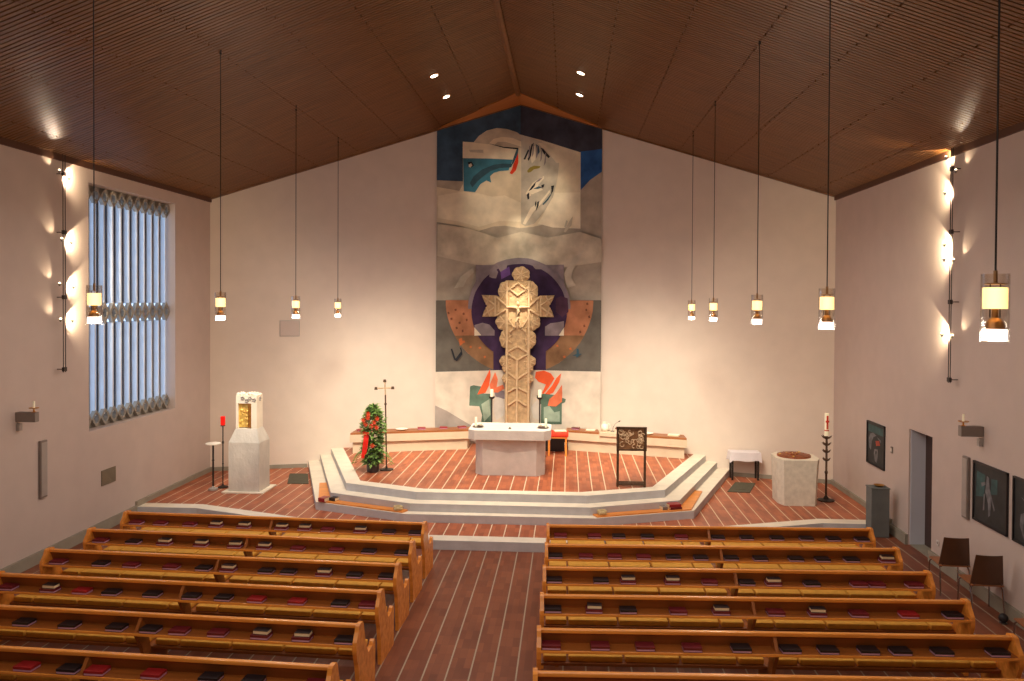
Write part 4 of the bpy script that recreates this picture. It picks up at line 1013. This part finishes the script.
# ------------------------------------------------------------------ oak boards on the lowest step and what lies on them
def oak(sgn, label):
    t = [(1.80, 14.62), (3.60, 15.29), (4.05, 16.78), (3.82, 16.85), (3.40, 15.42), (1.72, 14.79)]
    pl = [(sgn*x, y) for x, y in t]
    if sgn < 0: pl = [(sgn*x, y) for x, y in reversed(t)]
    b = MB(); b.prism(pl, .152, .176, 'board'); return tag(b.build('step_board'), label, 'board', 'oak boards on the lowest step')
oak(-1, 'angled oak board lying on the left corner of the lowest altar step')
oak(1, 'angled oak board lying on the right corner of the lowest altar step')
def wreath(x, y, label):
    b = MB(); rr = random.Random(int(x*10))
    for k in range(3):
        pts = [( .07*math.cos(a*.52+k)+rr.uniform(-.012, .012), .07*math.sin(a*.52+k)+rr.uniform(-.012, .012), .02 + .02*k) for a in range(13)]
        b.tube(pts, .018, 'rope', n=6)
    tag(b.build('rope_coil', smooth=True, loc=(x, y, .177)), label, 'rope', 'rope coils on the step boards')
wreath(-1.90, 14.74, 'small pale rope coil at the inner tip of left step board')
wreath(1.90, 14.77, 'small pale rope coil at the inner tip of right step board')
def bigbook(kind, cov, w, d, h, loc, rz, label):
    o = make_book(kind, cov, 'pg_c', w=w, d=d, h=h, label=label); o.location = loc; o.rotation_euler = (0, 0, rz); o['group'] = 'books on the step boards'
bigbook('prayer_book', 'cov_r', .15, .19, .07, (-3.48, 15.28, .177), PI-.35, 'thick red book at the outer corner of the left step board')
bigbook('prayer_book', 'cov_k', .14, .19, .06, (-3.29, 15.36, .177), PI-.35, 'thick black book beside the red one on left step board')
bigbook('prayer_book', 'board', .16, .17, .07, (-3.09, 15.45, .177), PI-.35, 'pale brown book right of the black one on left step board')
bigbook('prayer_book', 'cov_m', .24, .17, .045, (3.28, 15.30, .177), .35+PI, 'maroon book lying lowest in the pile on right step board')
bigbook('prayer_book', 'cov_r', .24, .17, .05, (3.27, 15.31, .2225), .27+PI, 'red book lying on top of the pile on right step board')
bigbook('prayer_book', 'metal_dark', .10, .16, .06, (3.07, 15.24, .177), .35+PI, 'small grey book left of the red pile on right step board')

# ------------------------------------------------------------------ right aisle
gb = thing('slate_grey_stand', 'tall slate-grey box stand against the right wall near the step', 'stand', (6.93, 15.00, NZ))
MB().bbox(-.17, .15, -.12, .15, .003, .88, 'box', b=.006).build('cabinet_body', gb)
MB().bbox(-.18, .16, -.13, .16, .88, .90, 'box', b=.004).build('lid', gb)
pl_ = thing('brass_bowl', 'small brass bowl on top of the slate-grey stand', 'bowl', (6.94, 15.01, NZ+.90))
MB().lathe([(.03, 0), (.07, .015), (.095, .035), (.088, .035), (.06, .02), (.02, .012)], 'brass', n=20).build('bowl', pl_, smooth=True)
def make_chair(label):
    t = thing('stacking_chair', label, 'chair', group='chairs along the right wall')
    b = MB()
    rows = []
    for k in range(6):     # gently curved back shell tapering upwards
        f = k/5; z = .43 + .43*f; w = .215 - .045*f; y = -.20 - .07*f
        rows.append([(w*u, y + .03*(abs(u)**2), z) for u in (-1, -.6, -.2, .2, .6, 1)])
    vs = [p for r in rows for p in r] + [(x, y-.012, z) for r in rows for x, y, z in r]
    fs = []; n = 36
    for k in range(5):
        for i in range(5):
            a = k*6+i; fs += [(a, a+1, a+7, a+6), (n+a, n+a+6, n+a+7, n+a+1)]
    for k in range(5): fs += [(k*6, k*6+6, n+k*6+6, n+k*6), (k*6+5, n+k*6+5, n+k*6+11, k*6+11)]
    for i in range(5): fs += [(i, n+i, n+i+1, i+1), (30+i, 31+i, n+31+i, n+30+i)]
    b.add(vs, fs, 'chair'); b.build('backrest', t, smooth=True)
    MB().bbox(-.21, .21, -.22, .20, .425, .445, 'chair_seat', b=.008).build('seat', t)
    for s in (-1, 1):
        MB().tube([(s*.19, .14, .425), (s*.20, .19, .38), (s*.21, .21, .004)], .011, 'chrome').build('leg', t, smooth=True)
        MB().tube([(s*.19, -.12, .425), (s*.20, -.19, .38), (s*.21, -.25, .004)], .011, 'chrome').build('leg', t, smooth=True)
    b = MB()
    for s in (-1, 1): b.tube([(s*.185, .16, .415), (s*.185, -.19, .415), (s*.17, -.225, .47)], .010, 'chrome')
    b.build('seat_rail', t, smooth=True)
    return t
ch = make_chair('brown plywood chair with chrome legs by right wall, nearest the door'); ch.location = (6.90, 12.22, NZ); ch.rotation_euler = (0, 0, -.06)
dup(ch, (6.95, 11.42, NZ), -.05, 'brown plywood chair with chrome legs by right wall, between two others')
dup(ch, (6.86, 9.85, NZ), -.06, 'brown plywood chair cut off by the right picture edge')
vb = thing('black_ball', 'small glossy black ball standing on the floor beside the chairs', 'ball', (7.05, 11.02, NZ))
MB().lathe([(.05, .003), (.05, .015), (.02, .02)], 'steel', n=14).build('base', vb); MB().ball((0, 0, .075), .06, 'frame', seg=16, ring=10).build('ball', vb, smooth=True)

def picture(y0, y1, z0, z1, label, shapes):
    t = thing('framed_print', label, 'picture', (HW, (y0+y1)/2, (z0+z1)/2), group='dark prints on the right wall')
    w = (y1-y0)/2; h = (z1-z0)/2
    b = MB()
    for a0, a1, c0, c1 in ((-w, w, -h, -h+.025), (-w, w, h-.025, h), (-w, -w+.025, -h, h), (w-.025, w, -h, h)): b.box(-.035, -.002, a0, a1, c0, c1, 'frame')
    b.build('frame', t)
    b = MB(); b.keep = True; b.box(-.018, -.003, -w+.02, w-.02, -h+.02, h-.02, 'pic_dark')
    for i, (m, pl) in enumerate(shapes):   # u to the right as seen from the nave, v up, both -1..1
        vs = [(-.0185-.0006*(i+1), -u*(w-.06), v*(h-.06)) for u, v in pl]
        bm = bmesh.new(); f = bm.faces.new([bm.verts.new(p) for p in vs]); bmesh.ops.triangulate(bm, faces=[f]); bm.verts.index_update()
        b.add(vs, [[v.index for v in f.verts] for f in bm.faces], m); bm.free()
    b.build('print', t)
picture(15.54, 16.42, .92, 1.76, 'dark framed print with a pale form and red patch, nearest the altar', [
    ('pic_teal', [(-1, .6), (1, .6), (1, 1), (-1, 1)]), ('pic_grey', [(-.9, .2), (-.7, .5), (-.3, .6), (.1, .5), (-.3, .35), (-.5, .1), (-.6, -.4), (-.8, -.3)]),
    ('pic_red', [(.0, .2), (.5, .3), (.6, .05), (.3, 0), (.1, -.05)]), ('pic_grey', [(-.1, -.25), (.3, -.2), (.35, -.5), (.2, -.95), (-.05, -.9), (-.2, -.5)]),
    ('pic_dark', [(.0, -.35), (.2, -.32), (.15, -.5), (.0, -.5)]), ('pic_grey', [(.2, .45), (.7, .35), (.75, .2), (.4, .35)])])
picture(11.30, 12.22, .92, 1.79, 'dark framed print with a slender grey figure, middle of right wall', [
    ('pic_teal', [(-.95, -.2), (-.4, -.1), (-.3, .75), (-.9, .8)]), ('pic_teal', [(.05, .1), (.5, .2), (.5, .75), (.1, .7)]),
    ('pic_grey', [(-.2, .75), (-.05, .7), (.0, .3), (.15, 0), (.35, -.4), (.3, -.5), (.1, -.1), (.05, -.7), (-.08, -.8), (-.1, -.3), (-.3, .1), (-.25, .4)]),
    ('pic_grey', [(-.6, .4), (-.3, .5), (-.28, .4), (-.55, .25)]), ('pic_grey', [(-.4, .0), (-.3, .05), (-.35, -.6), (-.45, -.65)])])
picture(10.22, 11.16, .92, 1.79, 'dark framed print cut off at the right picture edge', [
    ('pic_grey', [(-.7, .5), (-.2, .4), (.2, .2), (-.3, .3)]), ('pic_grey', [(-.7, -.1), (-.5, 0), (-.55, -.5), (-.3, -.9), (-.5, -.95), (-.75, -.5)]),
    ('pic_grey', [(-.2, 0), (.0, .05), (.1, -.6), (-.1, -.8), (-.15, -.4)]), ('pic_teal', [(.2, .8), (.8, .8), (.8, .4), (.3, .5)])])

def apostle_bracket(sgn, y, z, label, lab2):
    t = thing('wall_bracket', label, 'bracket', (sgn*HW, y, z), group='candle brackets on the side walls')
    x0, x1 = sorted((-sgn*.002, -sgn*.32)); MB().bbox(x0, x1, -.05, .05, 0, .15, 'metal_dark', b=.006).build('arm_block', t)
    x0, x1 = sorted((-sgn*.002, -sgn*.06)); MB().bbox(x0, x1, -.035, .035, -.14, -.03, 'metal_grey', b=.004).build('wall_plate', t)
    x = sgn*(HW-.27)
    c = thing('candle_holder', lab2, 'candle holder', (x, y, z+.151), group='candle holders on the wall brackets')
    MB().lathe([(.04, 0), (.012, .012), (.012, .05), (.07, .06), (.075, .07), (.02, .066)], 'brass', n=16).build('drip_dish', c, smooth=True)
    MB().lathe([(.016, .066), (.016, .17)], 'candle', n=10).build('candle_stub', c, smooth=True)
apostle_bracket(-1, 11.80, 2.19, 'grey block bracket jutting from the left wall', 'brass candle holder on the left wall bracket')
apostle_bracket(1, 12.02, 2.17, 'grey block bracket jutting from the right wall', 'brass candle holder on the right wall bracket')
def column_speaker(sgn, y, z0, label):
    t = thing('column_loudspeaker', label, 'loudspeaker', (sgn*HW, y, z0), group='column loudspeakers on the side walls')
    x0, x1 = sorted((-sgn*.002, -sgn*.045)); MB().bbox(x0, x1, -.085, .085, 0, .93, 'metal_dark', b=.01).build('housing', t)
    x0, x1 = sorted((-sgn*.045, -sgn*.053)); MB().bbox(x0, x1, -.07, .07, .03, .90, 'metal_grey', b=.003).build('speaker_grille', t)
column_speaker(-1, 12.37, .87, 'slim grey column loudspeaker on the left wall below bracket')
column_speaker(1, 12.43, .87, 'slim grey column loudspeaker on the right wall beside the print')
vt = thing('wall_vent', 'rectangular brown vent grille low on the left wall', 'vent', (-HW, 14.25, .81))
MB().box(.002, .016, -.23, .23, -.14, .14, 'vent').build('vent_plate', vt)
b = MB()
for k in range(9): b.box(.016, .024, -.21, .21, -.12+.028*k, -.108+.028*k, 'vent')
b.build('louvre', vt)
ws = thing('light_switch', 'tiny grey switch on the right wall between print and door', 'switch', (HW, 15.22, 1.38)); MB().bbox(-.02, -.002, -.04, .04, -.06, .06, 'switch', b=.004).build('plate', ws); MB().bbox(-.028, -.02, -.025, .025, -.03, .03, 'socket', b=.003).build('rocker', ws)
sk = thing('wall_socket', 'small pale socket low on the right wall beside the door', 'socket', (HW, 13.35, .22)); MB().bbox(-.015, -.002, -.04, .04, -.04, .04, 'socket', b=.004).build('plate', sk); MB().lathe([(.022, 0), (.022, .004)], 'switch', n=12, mtx=Matrix.Translation((-.016, 0, 0)) @ Matrix.Rotation(PI/2, 4, 'Y')).build('insert', sk)
# flush speaker panel on the back wall
ang = math.atan(KW)
wp = thing('wall_panel', 'flat square panel painted like the plaster, high on the left back wall', 'panel', (-5.5, yback(5.5), 3.22), ang)
MB().bbox(-.22, .22, -.035, -.002, 0, .36, 'wall_side', b=.005).build('cover', wp); MB().bbox(-.235, .235, -.012, -.002, -.015, .375, 'metal_grey', b=.003).build('rim', wp)

# ------------------------------------------------------------------ lamps
def make_pendant(label):
    t = thing('pendant_lamp', label, 'lamp', group='glass pendant lamps on long cords')
    # origin at the bottom of the glass
    R_ = .080
    b = MB(); b.lathe([(R_, .0), (R_, .42), (R_-.006, .42), (R_-.006, .0)], 'glass', n=32, cap=False); b.build('glass_cylinder', t, smooth=True)
    b = MB(); b.lathe([(R_-.010, .205), (R_-.010, .335), (R_-.014, .335), (R_-.014, .205)], 'lamp_warm', n=32, cap=False); b.build('lamp_shade', t, smooth=True)
    b = MB(); b.lathe([(R_-.010, .008), (R_-.010, .075), (R_-.02, .078)], 'lamp_white', n=32); b.build('diffuser_ring', t, smooth=True)
    b = MB(); b.lathe([(.062, .08), (.05, .115), (.035, .14), (.02, .15), (.02, .24)], 'lamp_core', n=20); b.build('reflector', t, smooth=True)
    b = MB(); b.lathe([(.072, .355), (.072, .36), (.012, .365), (.012, .44)], 'lamp_core', n=20)
    b.tube([(.03, 0, .15), (.03, 0, .36)], .004, 'iron', n=6); b.tube([(-.03, 0, .15), (-.03, 0, .36)], .004, 'iron', n=6); b.build('lamp_frame', t, smooth=True)
    return t
PEND = [(-3.86, 8.30, 'hanging before the left window'), (-3.86, 11.45, 'left row, second from the gallery'), (-3.87, 14.75, 'left row, third from the gallery'), (-3.90, 17.62, 'left row, hanging nearest to the altar wall'),
        (3.86, 5.12, 'right row, largest and nearest to the gallery'), (3.86, 8.32, 'right row, second from the gallery'), (3.88, 11.40, 'right row, third from the gallery'), (3.88, 14.75, 'right row, fourth from the gallery'), (3.88, 17.30, 'right row, nearest to the mural')]
p0 = None
for x, y, d in PEND:
    ZB = 3.865 - .0125*(y-5)
    lab = 'cylindrical glass pendant lamp on long cord, ' + d
    if p0 is None: p0 = make_pendant(lab); o = p0; o.location = (x, y, ZB)
    else: o = dup(p0, (x, y, ZB), 0, lab)
    L = zceil(x) - ZB
    MB().tube([(0, 0, .44), (0, 0, L)], .006, 'cord', n=6).build('cord', o)
    MB().lathe([(.014, L-.015), (.018, L+.01)], 'cord', n=12).build('ceiling_rose', o)
    for dz, e, col in ((-.06, 25, (1, .88, .74)),):
        ld = bpy.data.lights.new('pendant_bulb', 'POINT'); ld.energy = e; ld.color = col; ld.shadow_soft_size = .09
        lo = bpy.data.objects.new('pendant_bulb', ld); COL.objects.link(lo); lo.location = (x, y, ZB+dz)

def spot_rail(sgn, y, label, heads):
    t = thing('spotlight_rail', label, 'lamp', (sgn*HW, y, 2.87), group='halogen spotlight rails on the side walls')
    x = -sgn*.13; H = 3.62
    for dy in (-.03, .03): MB().tube([(x, dy, 0), (x, dy, H)], .007, 'iron', n=6).build('rail_wire', t)
    for z in (.05, 1.25, 2.33, 3.30):
        b = MB(); b.bbox(x-.02, x+.02, -.045, .045, z-.035, z+.035, 'iron', b=.008); b.tube([(-sgn*.002, 0, z), (x, 0, z)], .008, 'iron', n=6); b.build('spacer', t)
    out = []
    for z, dy in heads:
        zz = z; zc = z - .02
        b = MB(); b.tube([(x, 0, zc), (x, dy*.8, zz)], .005, 'steel', n=6)
        b.lathe([(.010, -.03), (.022, .0), (.026, .02)], 'steel', n=14, c=(x, dy, zz)); s_ = b.build('spot_head', t, smooth=True)
        MB().ball((x, dy, zz+.018), .018, 'halogen', seg=10, ring=6).build('bulb', s_)
        out.append((sgn*HW+x, y+dy, 2.87+zz, dy))
    return out
SP_L = spot_rail(-1, 12.77, 'vertical wire rail of small halogen spots beside the left window', [(.85, .22), (.87, -.10), (1.42, .25), (1.46, -.12), (2.17, .20), (2.20, -.06), (3.24, .14), (3.32, -.12)])
SP_R = spot_rail(1, 12.77, 'vertical wire rail of small halogen spots on the right wall', [(.73, .26), (.72, -.08), (1.91, .22), (1.88, -.08), (2.14, .22), (2.95, .22), (3.24, -.12), (3.50, .20)])
for i, (x, y, d) in enumerate(((-1.47, 16.0, 'front left'), (-1.47, 17.64, 'rear left'), (1.47, 15.95, 'front right'), (1.47, 17.63, 'rear right'))):
    z = zceil(x)
    t = thing('recessed_downlight', 'small round recessed ceiling spot before the mural, %s of four' % d, 'lamp', (x, y, z-.008), group='recessed ceiling spots')
    sl_ = Matrix.Rotation(math.atan(SL)*(1 if x > 0 else -1), 4, 'Y')
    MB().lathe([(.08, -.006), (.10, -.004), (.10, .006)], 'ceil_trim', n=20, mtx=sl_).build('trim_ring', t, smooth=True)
    MB().lathe([(.075, -.012), (.075, .0)], 'down', n=20, mtx=sl_).build('lamp_lens', t, smooth=True)
# ------------------------------------------------------------------ light
def spot(loc, tgt, e, col=(1, .86, .66), size=50, blend=.6, soft=.08, name='spot'):
    ld = bpy.data.lights.new(name, 'SPOT'); ld.energy = e; ld.color = col; ld.spot_size = math.radians(size); ld.spot_blend = blend; ld.shadow_soft_size = soft
    o = bpy.data.objects.new(name, ld); COL.objects.link(o); o.location = loc
    d = Vector(tgt) - Vector(loc); o.rotation_euler = d.to_track_quat('-Z', 'Y').to_euler(); return o
def area(loc, tgt, e, sx, sy, col):
    ld = bpy.data.lights.new('area', 'AREA'); ld.energy = e; ld.color = col; ld.shape = 'RECTANGLE'; ld.size = sx; ld.size_y = sy
    o = bpy.data.objects.new('area', ld); COL.objects.link(o); o.location = loc
    d = Vector(tgt) - Vector(loc); o.rotation_euler = d.to_track_quat('-Z', 'Y').to_euler(); return o
WARM = (1, .86, .64)
# downlights, with added fixtureless spots, flooding the altar wall and platform
for s in (-1, 1):
    spot((s*1.47, 16.0, 8.45), (s*.9, 17.4, .5), 1000, WARM, 56, .9)
    spot((s*1.47, 17.6, 8.45), (s*.05, 20.1, 3.9), 520, WARM, 17, .9)
    spot((s*1.9, 13.2, 8.2), (s*3.1, 19.6, 1.3), 6000, (1, .91, .72), 40, .95, 1.3)
    spot((s*2.2, 12.6, 8.1), (s*5.6, 17.6, .5), 1900, (1, .88, .68), 44, .95, 1.3)
spot((0, 15.0, 8.7), (0, 20.2, 6.6), 420, WARM, 34, .8)
spot((0, 17.9, 8.7), (0, 20.3, 5.2), 300, WARM, 20, .9)
spot((0, 16.2, 8.7), (0, 20.2, 3.95), 4200, WARM, 8, 1.0)
spot((0, 16.4, 8.8), (0, 20.5, 6.0), 700, WARM, 9, 1.0)
spot((1.0, 16.2, 8.5), (.75, 20.1, 6.9), 200, WARM, 16, .8)
spot((0, 12.0, 8.6), (0, 18.4, .3), 1500, WARM, 46, .95, .15)
spot((-4.3, 13.6, 7.1), (-5.55, 16.5, 1.6), 1700, (1, .88, .68), 13, .8)
# warm area fills added over the nave, unseen and without fittings
area((0, 4.0, 6.2), (0, 8.0, 0), 235, 6, 6, (1, .86, .74))
area((0, 13.0, 5.7), (0, 13.1, 0), 270, 9, 6, (1, .87, .78))
# halogen spots grazing the side walls
for L, sgn in ((SP_L, -1), (SP_R, 1)):
    for i, (x, y, z, dy) in enumerate(L):
        if dy > 0: spot((x - sgn*.0, y, z + .05), (x + sgn*.20, y + .34, z - .06), 40, (1, .80, .52), 112, .12, .015)
        else: spot((x, y, z + .05), (x + sgn*.2, y - .2, z + .35), 5, (1, .80, .52), 60, .5, .015)
spot((7.02, 12.98, 6.30), (6.1, 14.3, 6.95), 26, (1, .78, .48), 34, .4, .02)
spot((7.05, 12.66, 6.25), (6.3, 11.4, 6.9), 16, (1, .82, .56), 40, .9, .02)
spot((-7.02, 12.66, 6.25), (-6.3, 11.4, 6.9), 16, (1, .82, .56), 40, .9, .02)
W_ = bpy.data.worlds.new('sky'); bpy.context.scene.world = W_; W_.use_nodes = True
bg = W_.node_tree.nodes['Background']; bg.inputs[0].default_value = (.50, .70, 1.0, 1); bg.inputs[1].default_value = 3.3

# ------------------------------------------------------------------ camera
cam = bpy.data.cameras.new('camera'); co = bpy.data.objects.new('camera', cam); COL.objects.link(co)
yaw, pit, rol = .06907, .01453, .00543
f = Vector((-math.sin(yaw)*math.cos(pit), math.cos(yaw)*math.cos(pit), -math.sin(pit)))
r = Vector((math.cos(yaw), math.sin(yaw), 0)); u = r.cross(f)
r2 = r*math.cos(rol) + u*math.sin(rol); u2 = -r*math.sin(rol) + u*math.cos(rol)
mw = Matrix((( r2.x, u2.x, -f.x, 1.2329), (r2.y, u2.y, -f.y, 0), (r2.z, u2.z, -f.z, 4.1012), (0, 0, 0, 1)))
co.matrix_world = mw
cam.sensor_fit = 'HORIZONTAL'; cam.sensor_width = 36.0; cam.lens = 800/1024*36.0
cam.shift_y = (312.42-340.5)/1024
cam.clip_end = 200
sc = bpy.context.scene; sc.camera = co
sc.view_settings.view_transform = 'Standard'; sc.view_settings.look = 'None'; sc.view_settings.exposure = 0.0
sc.cycles.use_denoising = True
sc.cycles.max_bounces = 8; sc.cycles.transparent_max_bounces = 12
sc.cycles.sample_clamp_indirect = 6.0
